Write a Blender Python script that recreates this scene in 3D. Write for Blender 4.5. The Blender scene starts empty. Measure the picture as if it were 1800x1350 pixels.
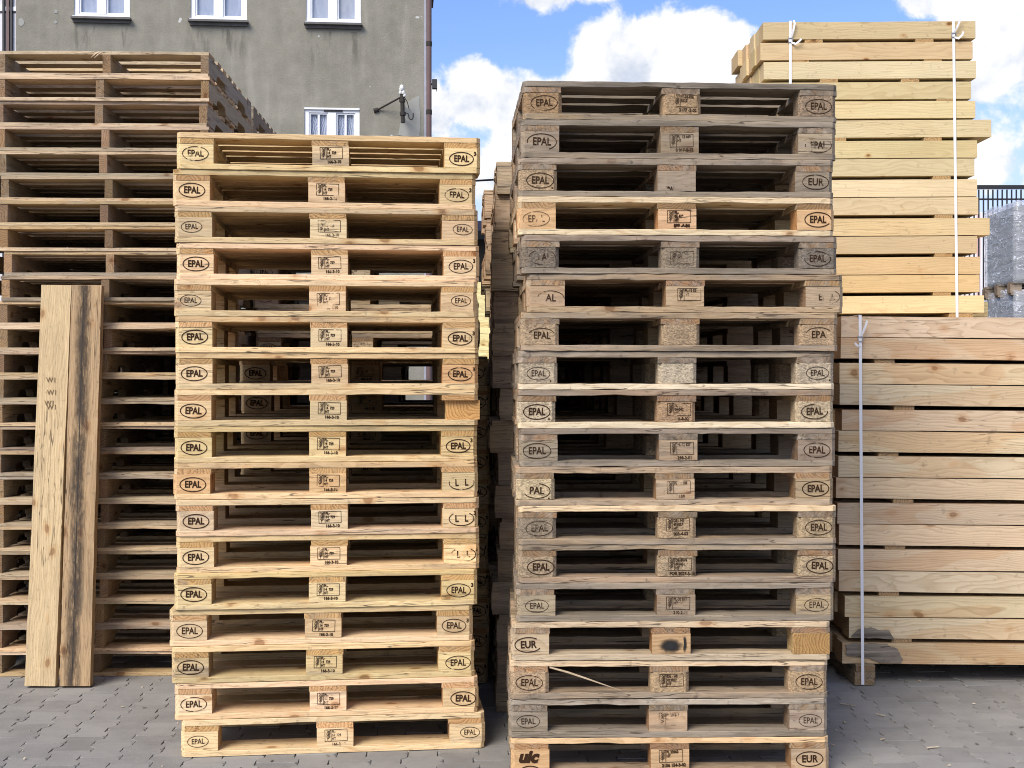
import bpy, bmesh, math, random
from mathutils import Vector, Matrix, Euler

# ------------------------------------------------------------------ camera, sky, sun, exposure
sc = bpy.context.scene
COL = sc.collection
R = math.radians
F = 2250.0            # focal length in photo pixels (photo 1800 x 1350)
HZ = 660.0            # horizon row
H = 1.505             # eye height, metres

cam_d = bpy.data.cameras.new('camera')
cam = bpy.data.objects.new('camera', cam_d)
COL.objects.link(cam)
cam.location = (0, 0, H)
cam.rotation_euler = (R(90), 0, 0)
cam_d.sensor_width = 36.0
cam_d.lens = 36.0 * F / 1800.0
cam_d.shift_y = -(675.0 - HZ) / 1800.0
cam_d.clip_end = 2000.0
cam_d.clip_start = 0.05
sc.camera = cam

SUN_AZ = 32.0         # degrees left of straight-behind the viewer
SUN_EL = 42.0
SUN_STRENGTH = 2.5
SUN_ANGLE = 32.0
SKY_STRENGTH = 0.105
CLOUD_WHITE = 5.7     # sky radiance of the sunlit clouds, before SKY_STRENGTH
EXPOSURE = 0.86

sc.view_settings.view_transform = 'Standard'
sc.view_settings.look = 'None'
sc.view_settings.exposure = EXPOSURE
sc.view_settings.gamma = 1.0
sc.render.filter_size = 1.0
try:
    sc.cycles.filter_width = 1.0
    sc.cycles.use_denoising = True
    sc.cycles.denoising_prefilter = 'ACCURATE'
    sc.cycles.diffuse_bounces = 3
except Exception:
    pass
try:
    sc.view_settings.use_curve_mapping = False
except Exception:
    pass

sun_d = bpy.data.lights.new('sun', 'SUN')
sun_d.energy = SUN_STRENGTH
sun_d.angle = R(SUN_ANGLE)
sun_d.color = (1.0, 0.93, 0.82)
sun = bpy.data.objects.new('sun', sun_d)
COL.objects.link(sun)
sdir = Vector((-math.sin(R(SUN_AZ)) * math.cos(R(SUN_EL)), -math.cos(R(SUN_AZ)) * math.cos(R(SUN_EL)), math.sin(R(SUN_EL))))
sun.rotation_euler = sdir.to_track_quat('Z', 'Y').to_euler()
sun.location = sdir * 50


class NG:
    """small helper around a node tree"""
    def __init__(s, tree):
        s.t = tree
        s.n = tree.nodes
        s.l = tree.links
    def new(s, typ, **kw):
        nd = s.n.new(typ)
        for k, v in kw.items():
            setattr(nd, k, v)
        return nd
    def put(s, sock, v):
        if isinstance(v, bpy.types.NodeSocket):
            s.l.new(v, sock)
        elif v is not None:
            sock.default_value = v
    def math(s, op, a, b=None, c=None, clamp=False):
        nd = s.new('ShaderNodeMath', operation=op, use_clamp=clamp)
        s.put(nd.inputs[0], a)
        if b is not None: s.put(nd.inputs[1], b)
        if c is not None: s.put(nd.inputs[2], c)
        return nd.outputs[0]
    def vmath(s, op, a, b=None):
        nd = s.new('ShaderNodeVectorMath', operation=op)
        s.put(nd.inputs[0], a)
        if b is not None: s.put(nd.inputs[1], b)
        return nd.outputs['Value'] if op in ('LENGTH', 'DOT_PRODUCT', 'DISTANCE') else nd.outputs[0]
    def mix(s, fac, a, b, blend='MIX'):
        nd = s.new('ShaderNodeMix', data_type='RGBA', blend_type=blend)
        s.put(nd.inputs[0], fac)
        for sock, v in ((nd.inputs[6], a), (nd.inputs[7], b)):
            if isinstance(v, tuple) and len(v) == 3: v = v + (1.0,)
            s.put(sock, v)
        return nd.outputs[2]
    def maprange(s, v, a, b, c=0.0, d=1.0, smooth=True):
        nd = s.new('ShaderNodeMapRange')
        nd.interpolation_type = 'SMOOTHSTEP' if smooth else 'LINEAR'
        s.put(nd.inputs[0], v)
        nd.inputs[1].default_value = a
        nd.inputs[2].default_value = b
        nd.inputs[3].default_value = c
        nd.inputs[4].default_value = d
        return nd.outputs[0]
    def noise(s, vec, scale, detail=3.0, rough=0.55, distort=0.0):
        nd = s.new('ShaderNodeTexNoise')
        s.put(nd.inputs['Vector'], vec)
        nd.inputs['Scale'].default_value = scale
        nd.inputs['Detail'].default_value = detail
        nd.inputs['Roughness'].default_value = rough
        nd.inputs['Distortion'].default_value = distort
        return nd.outputs[0]
    def scalevec(s, vec, v):
        nd = s.new('ShaderNodeVectorMath', operation='MULTIPLY')
        s.put(nd.inputs[0], vec)
        nd.inputs[1].default_value = v
        return nd.outputs[0]


# --- world: Nishita sky with procedural cumulus
world = bpy.data.worlds.new('World')
sc.world = world
world.use_nodes = True
w = NG(world.node_tree)
w.n.clear()
out = w.new('ShaderNodeOutputWorld')
bg = w.new('ShaderNodeBackground')
bg.inputs['Strength'].default_value = SKY_STRENGTH
w.l.new(bg.outputs[0], out.inputs[0])
sky = w.new('ShaderNodeTexSky')
sky.sky_type = 'NISHITA'
sky.sun_disc = False
sky.sun_elevation = R(SUN_EL)
sky.sun_rotation = R(180 + SUN_AZ)
sky.air_density = 1.0
sky.dust_density = 0.6
sky.ozone_density = 1.6
tc = w.new('ShaderNodeTexCoord')
dirv = w.vmath('NORMALIZE', tc.outputs['Generated'])
sep = w.new('ShaderNodeSeparateXYZ')
w.l.new(dirv, sep.inputs[0])
az = w.math('ARCTAN2', sep.outputs[0], sep.outputs[1])
el = w.math('ARCSINE', sep.outputs[2])
# cloud banks: azimuth deg (right of north), elevation deg, half sizes deg, weight
BANKS = [
    (-1.6, 12.4, 2.6, 1.7, 1.0), (0.6, 11.6, 2.2, 1.5, 0.9), (-3.3, 11.9, 1.5, 1.7, 0.9),
    (5.2, 13.9, 2.5, 2.3, 1.15), (7.4, 14.1, 2.3, 2.2, 1.15), (9.3, 13.2, 2.0, 1.9, 1.0), (4.1, 12.4, 1.8, 1.9, 1.0),
    (11.2, 12.2, 1.8, 1.9, 0.8),
    (18.0, 16.2, 1.5, 1.4, 1.0), (20.3, 15.4, 2.3, 2.3, 1.15), (22.5, 14.2, 2.4, 3.0, 1.1), (21.5, 17.5, 3.0, 2.0, 1.0),
    (17.0, 16.9, 1.2, 0.7, 0.55),
    (2.2, 16.6, 3.2, 0.8, 0.55), (0.3, 9.2, 4.5, 2.0, 0.55), (20.0, 9.6, 4.0, 2.2, 0.5), (19.5, 12.4, 3.2, 1.5, 0.75), (8.0, 10.5, 4.0, 1.5, 0.7),
]
wob1 = w.noise(dirv, 26.0, 8.0, 0.60, 0.25)
wob2 = w.noise(dirv, 10.0, 3.0, 0.5)
field = None
inner = None
for (a0, e0, ra, re, wt) in BANKS:
    da = w.math('DIVIDE', w.math('SUBTRACT', az, R(a0)), R(ra))
    de = w.math('DIVIDE', w.math('SUBTRACT', el, R(e0)), R(re))
    q = w.math('SQRT', w.math('ADD', w.math('MULTIPLY', da, da), w.math('MULTIPLY', de, de)))
    f = w.math('MULTIPLY', w.math('SUBTRACT', 1.15, q), wt)
    field = f if field is None else w.math('SMOOTH_MAX', field, f, 0.25)
    # underside of each bank is greyer
    g = w.math('MULTIPLY', w.math('MAXIMUM', w.math('SUBTRACT', 1.0, q), 0.0), w.math('SUBTRACT', 0.20, de))
    inner = g if inner is None else w.math('MAXIMUM', inner, g)
# loose cloud over the rest of the sky (lights the yard softly)
rest = w.math('SUBTRACT', w.math('MULTIPLY', w.noise(dirv, 2.6, 6.0, 0.55, 0.2), 3.2), 1.62)
away = w.maprange(w.math('ABSOLUTE', az), 0.46, 0.75)
rest = w.math('SUBTRACT', w.math('MULTIPLY', rest, away), w.math('MULTIPLY', w.math('SUBTRACT', 1.0, away), 3.0))
field = w.math('MAXIMUM', field, rest)
field = w.math('ADD', field, w.math('MULTIPLY', w.math('SUBTRACT', wob1, 0.5), 1.7))
field = w.math('ADD', field, w.math('MULTIPLY', w.math('SUBTRACT', wob2, 0.5), 0.9))
cover = w.maprange(field, 0.05, 0.36)
wob3 = w.noise(w.vmath('ADD', dirv, (3.1, 0.7, 1.3)), 15.0, 5.0, 0.55, 0.3)
shade = w.maprange(w.math('ADD', w.math('MULTIPLY', w.math('SUBTRACT', 0.5, wob3), 2.6), w.math('ADD', w.math('MULTIPLY', inner, 1.5), w.math('MULTIPLY', w.math('SUBTRACT', 0.50, wob1), 2.6))), 0.05, 1.05)
cl_w = (CLOUD_WHITE, CLOUD_WHITE * 0.995, CLOUD_WHITE * 0.99)
cl_g = (CLOUD_WHITE * 0.60, CLOUD_WHITE * 0.66, CLOUD_WHITE * 0.78)
ccol = w.mix(shade, cl_w, cl_g)
# thin haze low in the sky
hz = w.math('MULTIPLY', w.maprange(el, R(15.0), R(3.0)), 0.80)
skyt = w.mix(1.0, sky.outputs[0], (0.72, 0.80, 1.06), 'MULTIPLY')
skyc = w.mix(hz, skyt, (CLOUD_WHITE * 0.70, CLOUD_WHITE * 0.77, CLOUD_WHITE * 0.93))
fin = w.mix(w.math('MULTIPLY', cover, 0.97), skyc, ccol)
w.l.new(fin, bg.inputs[0])


def at(px, py, Y):
    """point of the yard at distance Y seen at photo pixel (px, py)"""
    return Vector(((px - 900.0) * Y / F, Y, H + (HZ - py) * Y / F))


# ------------------------------------------------------------------ materials
def new_mat(name):
    m = bpy.data.materials.new(name)
    m.use_nodes = True
    g = NG(m.node_tree)
    g.n.clear()
    o = g.new('ShaderNodeOutputMaterial')
    b = g.new('ShaderNodeBsdfPrincipled')
    g.l.new(b.outputs[0], o.inputs[0])
    return m, g, b, o


def plain(name, col, rough=0.6, metal=0.0, vary=0.12, scale=9.0, bump=0.0):
    m, g, b, o = new_mat(name)
    t = g.new('ShaderNodeTexCoord')
    n = g.noise(t.outputs['Object'], scale, 5.0, 0.6)
    f = g.maprange(n, 0.25, 0.75, 1 - vary, 1 + vary, False)
    c = g.new('ShaderNodeVectorMath', operation='SCALE')
    c.inputs[0].default_value = col
    g.put(c.inputs['Scale'], f)
    g.l.new(c.outputs[0], b.inputs['Base Color'])
    b.inputs['Roughness'].default_value = rough
    b.inputs['Metallic'].default_value = metal
    if bump:
        bp = g.new('ShaderNodeBump')
        bp.inputs['Strength'].default_value = bump
        bp.inputs['Distance'].default_value = 0.01
        g.l.new(n, bp.inputs['Height'])
        g.l.new(bp.outputs[0], b.inputs['Normal'])
    return m


def wood(name, ring=1.0, knots=1.0, heart=0.0, grey=(0.200, 0.167, 0.130), fibre=0.16, dents=1.0, ksize=1.0, endgrain=1.0, checks=1.0):
    """solid wood, grain along local X; object colour = tint, object alpha = how weathered"""
    m, g, b, o = new_mat(name)
    t = g.new('ShaderNodeTexCoord')
    oi = g.new('ShaderNodeObjectInfo')
    rnd = oi.outputs['Random']
    off = g.new('ShaderNodeCombineXYZ')
    g.put(off.inputs[0], g.math('MULTIPLY', rnd, 57.0))
    g.put(off.inputs[1], g.math('MULTIPLY', g.math('FRACT', g.math('MULTIPLY', rnd, 13.7)), 0.22))
    g.put(off.inputs[2], g.math('MULTIPLY', g.math('FRACT', g.math('MULTIPLY', rnd, 29.3)), 0.22))
    p = g.vmath('ADD', t.outputs['Object'], off.outputs[0])
    # growth rings round the log axis, wandering slowly along the grain
    wv = g.new('ShaderNodeTexNoise')
    wv.inputs['Scale'].default_value = 1.0
    wv.inputs['Detail'].default_value = 2.0
    g.put(wv.inputs['Vector'], g.scalevec(p, (2.6, 9.0, 9.0)))
    warp = g.vmath('SCALE', g.vmath('SUBTRACT', wv.outputs['Color'], (0.5, 0.5, 0.5)))
    warp.node.inputs['Scale'].default_value = 0.085
    pw = g.vmath('ADD', p, warp)
    s2 = g.new('ShaderNodeSeparateXYZ')
    g.put(s2.inputs[0], pw)
    yy = g.math('SUBTRACT', s2.outputs[1], 0.11)
    zz = g.math('SUBTRACT', s2.outputs[2], 0.15)
    rr = g.math('SQRT', g.math('ADD', g.math('MULTIPLY', yy, yy), g.math('MULTIPLY', zz, zz)))
    saw = g.math('FRACT', g.math('MULTIPLY', rr, 88.0))
    rings = g.math('MULTIPLY', g.math('POWER', saw, 2.2), g.maprange(saw, 1.0, 0.88))
    # long fine fibres
    fib = g.noise(g.scalevec(p, (12.0, 210.0, 210.0)), 1.0, 3.0, 0.65)
    fib2 = g.noise(g.scalevec(p, (2.2, 38.0, 38.0)), 1.0, 4.0, 0.6)
    big = g.noise(g.scalevec(p, (1.6, 5.0, 5.0)), 1.0, 3.0, 0.5)
    tint = oi.outputs['Color']
    wear = oi.outputs['Alpha']
    val = g.math('SUBTRACT', 1.0 + fibre * 0.9, g.math('MULTIPLY', rings, 0.30 * ring))
    val = g.math('ADD', val, g.math('MULTIPLY', g.math('SUBTRACT', fib, 0.5), fibre * 3.4))
    val = g.math('ADD', val, g.math('MULTIPLY', g.math('SUBTRACT', fib2, 0.5), fibre * 2.4))
    val = g.math('ADD', val, g.math('MULTIPLY', g.math('SUBTRACT', big, 0.5), 0.45))
    val = g.math('SUBTRACT', val, fibre * 0.5)
    gi = g.new('ShaderNodeNewGeometry')
    val = g.math('MULTIPLY', val, g.maprange(gi.outputs['Random Per Island'], 0.0, 1.0, 0.78, 1.16, False))
    sc_ = g.new('ShaderNodeVectorMath', operation='SCALE')
    g.put(sc_.inputs[0], tint)
    g.put(sc_.inputs['Scale'], val)
    col = sc_.outputs[0]
    # latewood is redder, not only darker
    col = g.mix(g.math('MULTIPLY', rings, 0.35 * ring), col, g.mix(1.0, col, (1.0, 0.74, 0.52), 'MULTIPLY'))
    if heart > 0:
        hn = g.noise(g.scalevec(p, (1.5, 6.0, 6.0)), 1.0, 1.5, 0.45, 0.6)
        hf = g.math('MULTIPLY', g.maprange(hn, 0.53, 0.56), heart)
        col = g.mix(hf, col, g.mix(1.0, col, (0.86, 0.66, 0.50), 'MULTIPLY'))
    # knots
    if knots > 0:
        vo = g.new('ShaderNodeTexVoronoi')
        vo.inputs['Scale'].default_value = 1.0
        vo.inputs['Randomness'].default_value = 1.0
        g.put(vo.inputs['Vector'], g.scalevec(pw, (5.0, 7.5, 7.5)))
        kd = vo.outputs['Distance']
        kf = g.maprange(kd, 0.135 * ksize, 0.085 * ksize)
        ring_k = g.math('MULTIPLY', g.maprange(kd, 0.24 * ksize, 0.13 * ksize), 0.40)
        col = g.mix(g.math('MULTIPLY', ring_k, knots), col, g.mix(1.0, col, (0.80, 0.56, 0.36), 'MULTIPLY'))
        col = g.mix(g.math('MULTIPLY', kf, 0.72 * knots), col, g.mix(1.0, col, (0.36, 0.22, 0.13), 'MULTIPLY'))
    # short dents and torn fibres
    dn2 = g.noise(g.scalevec(p, (26.0, 150.0, 150.0)), 1.0, 2.0, 0.6)
    col = g.mix(g.math('MULTIPLY', g.maprange(dn2, 0.60, 0.70), g.math('MULTIPLY', g.math('ADD', 0.40, g.math('MULTIPLY', wear, 0.4)), dents)), col, g.mix(1.0, col, (0.42, 0.34, 0.27), 'MULTIPLY'))
    col = g.mix(g.math('MULTIPLY', g.maprange(dn2, 0.40, 0.30), 0.30 * dents), col, g.mix(1.0, col, (1.35, 1.32, 1.26), 'MULTIPLY'))
    # sawn ends: darker, redder, with clear rings
    sn = g.new('ShaderNodeSeparateXYZ')
    g.put(sn.inputs[0], t.outputs['Normal'])
    endf = g.maprange(g.math('ABSOLUTE', sn.outputs[0]), 0.80, 0.95)
    ecol = g.mix(1.0, col, (0.80, 0.67, 0.54), 'MULTIPLY')
    ecol = g.mix(g.math('MULTIPLY', rings, 0.75), ecol, g.mix(1.0, ecol, (0.62, 0.50, 0.40), 'MULTIPLY'))
    col = g.mix(g.math('MULTIPLY', endf, endgrain), col, ecol)
    # cracks (drying checks) along the grain
    ck = g.noise(g.scalevec(p, (2.0, 46.0, 46.0)), 1.0, 2.0, 0.5, 0.3)
    ckm = g.math('MULTIPLY', g.maprange(g.math('ABSOLUTE', g.math('SUBTRACT', ck, 0.5)), 0.016, 0.004), g.math('MULTIPLY', g.maprange(big, 0.51, 0.57), checks))
    # weathering: grey film in streaks
    wn = g.noise(g.scalevec(p, (3.0, 22.0, 22.0)), 1.0, 5.0, 0.62)
    wf = g.maprange(g.math('ADD', g.math('MULTIPLY', g.math('SUBTRACT', wn, 0.5), 1.5), wear), 0.22, 0.92)
    gv = g.maprange(fib2, 0.25, 0.75, 0.35, 1.65, False)
    gs = g.new('ShaderNodeVectorMath', operation='SCALE')
    gs.inputs[0].default_value = grey
    g.put(gs.inputs['Scale'], g.math('MULTIPLY', gv, g.maprange(val, 0.5, 1.3, 0.7, 1.25, False)))
    col = g.mix(g.math('MULTIPLY', wf, 0.9), col, gs.outputs[0])
    # dark dirt spots
    dn = g.noise(p, 26.0, 4.0, 0.65)
    dm = g.math('MULTIPLY', g.maprange(dn, 0.60, 0.72), g.math('ADD', 0.24, g.math('MULTIPLY', wear, 0.5)))
    col = g.mix(dm, col, (0.045, 0.036, 0.028))
    col = g.mix(g.math('MULTIPLY', ckm, 0.75), col, (0.05, 0.032, 0.02))
    g.l.new(col, b.inputs['Base Color'])
    b.inputs['Roughness'].default_value = 0.82
    b.inputs['Specular IOR Level'].default_value = 0.25
    bp = g.new('ShaderNodeBump')
    bp.inputs['Strength'].default_value = 0.35
    bp.inputs['Distance'].default_value = 0.002
    g.put(bp.inputs['Height'], g.math('SUBTRACT', g.math('ADD', g.math('MULTIPLY', fib2, 1.2), fib), g.math('MULTIPLY', ckm, 2.0)))
    g.l.new(bp.outputs[0], b.inputs['Normal'])
    return m


def chipboard(name):
    m, g, b, o = new_mat(name)
    t = g.new('ShaderNodeTexCoord')
    oi = g.new('ShaderNodeObjectInfo')
    off = g.new('ShaderNodeCombineXYZ')
    g.put(off.inputs[0], g.math('MULTIPLY', oi.outputs['Random'], 41.0))
    p = g.vmath('ADD', t.outputs['Object'], off.outputs[0])
    vo = g.new('ShaderNodeTexVoronoi')
    vo.inputs['Scale'].default_value = 1.0
    g.put(vo.inputs['Vector'], g.scalevec(p, (150.0, 210.0, 260.0)))
    n = g.noise(p, 330.0, 3.0, 0.6)
    big = g.noise(p, 16.0, 3.0, 0.6)
    s = g.new('ShaderNodeSeparateColor')
    g.put(s.inputs[0], vo.outputs['Color'])
    val = g.math('ADD', g.math('MULTIPLY', s.outputs[0], 0.75), g.math('MULTIPLY', n, 0.55))
    val = g.math('ADD', g.math('MULTIPLY', val, 0.80), g.math('MULTIPLY', big, 0.50))
    sv = g.new('ShaderNodeVectorMath', operation='SCALE')
    g.put(sv.inputs[0], oi.outputs['Color'])
    g.put(sv.inputs['Scale'], val)
    wn = g.maprange(g.math('ADD', g.math('SUBTRACT', g.noise(p, 22.0, 4.0, 0.6), 0.5), oi.outputs['Alpha']), 0.3, 0.9)
    gs = g.new('ShaderNodeVectorMath', operation='SCALE')
    gs.inputs[0].default_value = (0.20, 0.18, 0.155)
    g.put(gs.inputs['Scale'], val)
    col = g.mix(g.math('MULTIPLY', wn, 0.9), sv.outputs[0], gs.outputs[0])
    g.l.new(col, b.inputs['Base Color'])
    b.inputs['Roughness'].default_value = 0.9
    bp = g.new('ShaderNodeBump')
    bp.inputs['Strength'].default_value = 0.7
    bp.inputs['Distance'].default_value = 0.003
    g.put(bp.inputs['Height'], val)
    g.l.new(bp.outputs[0], b.inputs['Normal'])
    return m


def burn_ink(name, col=(0.042, 0.020, 0.010)):
    """branded mark; object alpha 0..1 = how much of it has worn away"""
    m, g, b, o = new_mat(name)
    t = g.new('ShaderNodeTexCoord')
    oi = g.new('ShaderNodeObjectInfo')
    off = g.new('ShaderNodeCombineXYZ')
    g.put(off.inputs[0], g.math('MULTIPLY', oi.outputs['Random'], 23.0))
    p = g.vmath('ADD', t.outputs['Object'], off.outputs[0])
    n = g.noise(p, 26.0, 2.0, 0.5)
    n2 = g.noise(g.scalevec(p, (90.0, 90.0, 320.0)), 1.0, 3.0, 0.6)
    v = g.math('ADD', g.math('MULTIPLY', n, 0.8), g.math('MULTIPLY', n2, 0.35))
    keep = g.maprange(g.math('SUBTRACT', v, g.math('MULTIPLY', oi.outputs['Alpha'], 0.72)), 0.20, 0.33)
    tr = g.new('ShaderNodeBsdfTransparent')
    mx = g.new('ShaderNodeMixShader')
    sr = g.new('ShaderNodeSeparateColor')
    g.put(sr.inputs[0], oi.outputs['Color'])
    g.put(mx.inputs[0], g.math('MULTIPLY', keep, g.math('MULTIPLY', sr.outputs[0], 0.95)))
    g.l.new(tr.outputs[0], mx.inputs[1])
    g.l.new(b.outputs[0], mx.inputs[2])
    g.l.new(mx.outputs[0], o.inputs[0])
    b.inputs['Base Color'].default_value = col + (1.0,)
    b.inputs['Roughness'].default_value = 0.9
    b.inputs['Specular IOR Level'].default_value = 0.1
    return m


M = {}
M['pine'] = wood('pine_wood', ring=0.85, knots=0.9)
M['beam'] = wood('sawn_timber', ring=0.85, knots=0.9, heart=0.42, fibre=0.085, dents=0.10, checks=0.6)
M['beam_up'] = wood('planed_timber', ring=0.55, knots=1.2, heart=0.12, fibre=0.06, dents=0.06, ksize=0.62, endgrain=0.4, checks=0.35)
M['chip'] = chipboard('pressed_chip_block')
M['ink'] = burn_ink('branded_ink')
M['strap'] = plain('white_strapping', (0.80, 0.80, 0.83), 0.4, vary=0.06)
M['buckle'] = plain('buckle_wire', (0.42, 0.41, 0.40), 0.4, 0.8)
M['iron'] = plain('rusted_iron', (0.035, 0.030, 0.026), 0.75, 0.3, 0.3, 30)
M['porcelain'] = plain('white_porcelain', (0.82, 0.82, 0.80), 0.2)
M['pipe'] = plain('brown_pipe', (0.13, 0.075, 0.07), 0.5)
M['zinc'] = plain('grey_trim', (0.33, 0.33, 0.38), 0.5)
M['pvc'] = plain('white_frame', (0.80, 0.82, 0.86), 0.35, vary=0.04)
M['sill'] = plain('dark_sill', (0.12, 0.115, 0.11), 0.7, vary=0.25)
M['black'] = plain('black_steel', (0.018, 0.018, 0.022), 0.5)
M['clad'] = plain('pale_cladding', (0.66, 0.65, 0.68), 0.5, vary=0.08, scale=3)
M['roof'] = plain('brown_roofing', (0.12, 0.07, 0.065), 0.7, vary=0.2)
M['ochre'] = plain('drab_render', (0.10, 0.085, 0.07), 0.8)
M['concrete'] = plain('grey_concrete', (0.19, 0.20, 0.20), 0.85, vary=0.2, scale=14)
M['white_bit'] = plain('white_flake', (0.75, 0.73, 0.68), 0.8)
M['darkdirt'] = plain('black_scrap', (0.02, 0.02, 0.02), 0.7)
M['bluepaint'] = plain('blue_paint', (0.06, 0.16, 0.42), 0.6)

# window glass and curtain
m, g, b, o = new_mat('window_glass')
t = g.new('ShaderNodeTexCoord')
n = g.noise(g.scalevec(t.outputs['Object'], (6.0, 1.0, 2.0)), 2.0, 3.0, 0.5, 0.8)
c = g.mix(n, (0.20, 0.24, 0.34), (0.40, 0.43, 0.50))  # pale blue of reflected sky and curtain put into the base colour
g.l.new(c, b.inputs['Base Color'])
b.inputs['Roughness'].default_value = 0.06
b.inputs['Specular IOR Level'].default_value = 0.9
M['glass'] = m
m, g, b, o = new_mat('patterned_glass')
t = g.new('ShaderNodeTexCoord')
wv = g.new('ShaderNodeTexWave')
wv.inputs['Scale'].default_value = 9.0
wv.inputs['Distortion'].default_value = 9.0
wv.inputs['Detail'].default_value = 3.0
g.put(wv.inputs['Vector'], t.outputs['Object'])
c = g.mix(wv.outputs['Fac'], (0.13, 0.17, 0.27), (0.42, 0.46, 0.55))
g.l.new(c, b.inputs['Base Color'])
b.inputs['Roughness'].default_value = 0.15
M['lace'] = m

# rough stucco of the old house
m, g, b, o = new_mat('grey_stucco')
t = g.new('ShaderNodeTexCoord')
P = t.outputs['Object']
n1 = g.noise(P, 0.55, 5.0, 0.6, 0.4)
n2 = g.noise(P, 3.4, 5.0, 0.62)
n3 = g.noise(P, 38.0, 4.0, 0.7)
n4 = g.noise(g.scalevec(P, (2.6, 2.6, 0.35)), 1.6, 4.0, 0.6)
v = g.math('ADD', g.math('MULTIPLY', n1, 0.30), g.math('MULTIPLY', n2, 0.42))
v = g.math('ADD', v, g.math('MULTIPLY', n3, 0.30))
v = g.math('ADD', v, 0.06)
v = g.math('ADD', v, g.math('MULTIPLY', n4, 0.28))
c = g.mix(g.maprange(v, 0.45, 0.95), (0.190, 0.181, 0.150), (0.318, 0.303, 0.255))
c = g.mix(g.maprange(n4, 0.56, 0.70, 0.0, 0.30), c, (0.37, 0.355, 0.305))
pt = g.noise(P, 4.7, 2.0, 0.4)
c = g.mix(g.maprange(pt, 0.735, 0.75), c, (0.52, 0.52, 0.50))
g.l.new(c, b.inputs['Base Color'])
b.inputs['Roughness'].default_value = 0.95
b.inputs['Specular IOR Level'].default_value = 0.1
bp = g.new('ShaderNodeBump')
bp.inputs['Strength'].default_value = 0.4
bp.inputs['Distance'].default_value = 0.02
g.put(bp.inputs['Height'], g.math('ADD', n3, g.math('MULTIPLY', n2, 0.7)))
g.l.new(bp.outputs[0], b.inputs['Normal'])
M['stucco'] = m
m, g, b, o = new_mat('pale_plaster')
t = g.new('ShaderNodeTexCoord')
n = g.noise(t.outputs['Object'], 6.0, 6.0, 0.65)
c = g.mix(n, (0.27, 0.275, 0.255), (0.37, 0.37, 0.345))
g.l.new(c, b.inputs['Base Color'])
b.inputs['Roughness'].default_value = 0.95
M['plaster'] = m
m, g, b, o = new_mat('rain_stain')
t = g.new('ShaderNodeTexCoord')
n = g.noise(g.scalevec(t.outputs['Object'], (7.0, 1.0, 1.2)), 1.0, 4.0, 0.6)
sx = g.new('ShaderNodeSeparateXYZ')
g.put(sx.inputs[0], t.outputs['Generated'])
fade = g.math('MULTIPLY', g.maprange(sx.outputs[2], 0.0, 0.9), g.math('MULTIPLY', g.maprange(sx.outputs[0], 0.0, 0.2), g.maprange(sx.outputs[0], 1.0, 0.8)))
tr = g.new('ShaderNodeBsdfTransparent')
mx = g.new('ShaderNodeMixShader')
g.put(mx.inputs[0], g.math('MULTIPLY', g.maprange(n, 0.50, 0.66), g.math('MULTIPLY', fade, 0.32)))
g.l.new(tr.outputs[0], mx.inputs[1]); g.l.new(b.outputs[0], mx.inputs[2]); g.l.new(mx.outputs[0], o.inputs[0])
b.inputs['Base Color'].default_value = (0.07, 0.065, 0.055, 1)
b.inputs['Roughness'].default_value = 0.95
M['stain'] = m

# concrete pavers
m, g, b, o = new_mat('concrete_pavers')
ge = g.new('ShaderNodeNewGeometry')
P = ge.outputs['Position']
n1 = g.noise(P, 1.1, 4.0, 0.6, 0.3)
n2 = g.noise(P, 7.0, 5.0, 0.65)
n3 = g.noise(P, 240.0, 3.0, 0.7)
ri = ge.outputs['Random Per Island']
v = g.math('ADD', g.math('MULTIPLY', n1, 0.35), g.math('MULTIPLY', n2, 0.40))
v = g.math('ADD', v, g.math('MULTIPLY', n3, 0.30))
v = g.math('ADD', v, g.math('MULTIPLY', ri, 0.16))
c = g.mix(g.maprange(v, 0.30, 0.90), (0.168, 0.162, 0.150), (0.328, 0.316, 0.294))
c = g.mix(g.maprange(n2, 0.60, 0.76, 0.0, 0.40), c, (0.20, 0.165, 0.125))
c = g.mix(g.maprange(n1, 0.60, 0.72, 0.0, 0.35), c, (0.075, 0.075, 0.078))
g.l.new(c, b.inputs['Base Color'])
b.inputs['Roughness'].default_value = 0.78
bp = g.new('ShaderNodeBump')
bp.inputs['Strength'].default_value = 0.45
bp.inputs['Distance'].default_value = 0.003
g.put(bp.inputs['Height'], g.math('ADD', n3, n2))
g.l.new(bp.outputs[0], b.inputs['Normal'])
M['paver'] = m
M['joint'] = plain('joint_sand', (0.085, 0.080, 0.072), 0.95, vary=0.35, scale=45, bump=0.5)

# stretch film
m, g, b, o = new_mat('stretch_film')
t = g.new('ShaderNodeTexCoord')
P = t.outputs['Object']
n = g.noise(g.scalevec(P, (1.0, 1.0, 3.2)), 2.6, 4.0, 0.55, 1.6)
n5 = g.noise(g.scalevec(P, (1.2, 1.2, 4.0)), 1.9, 3.0, 0.5, 2.6)
shine_ridge = g.maprange(g.math('ABSOLUTE', g.math('SUBTRACT', n5, 0.5)), 0.022, 0.004)
soft = g.maprange(n, 0.50, 0.72)
tr = g.new('ShaderNodeBsdfTransparent')
mx = g.new('ShaderNodeMixShader')
g.put(mx.inputs[0], g.math('ADD', 0.26, g.math('ADD', g.math('MULTIPLY', shine_ridge, 0.62), g.math('MULTIPLY', soft, 0.28)), clamp=True))  # more opaque pale lines paint in the film's shiny streaks
g.l.new(tr.outputs[0], mx.inputs[1]); g.l.new(b.outputs[0], mx.inputs[2]); g.l.new(mx.outputs[0], o.inputs[0])
b.inputs['Base Color'].default_value = (0.74, 0.77, 0.84, 1)
b.inputs['Roughness'].default_value = 0.14
b.inputs['Specular IOR Level'].default_value = 0.9
bp = g.new('ShaderNodeBump')
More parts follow.
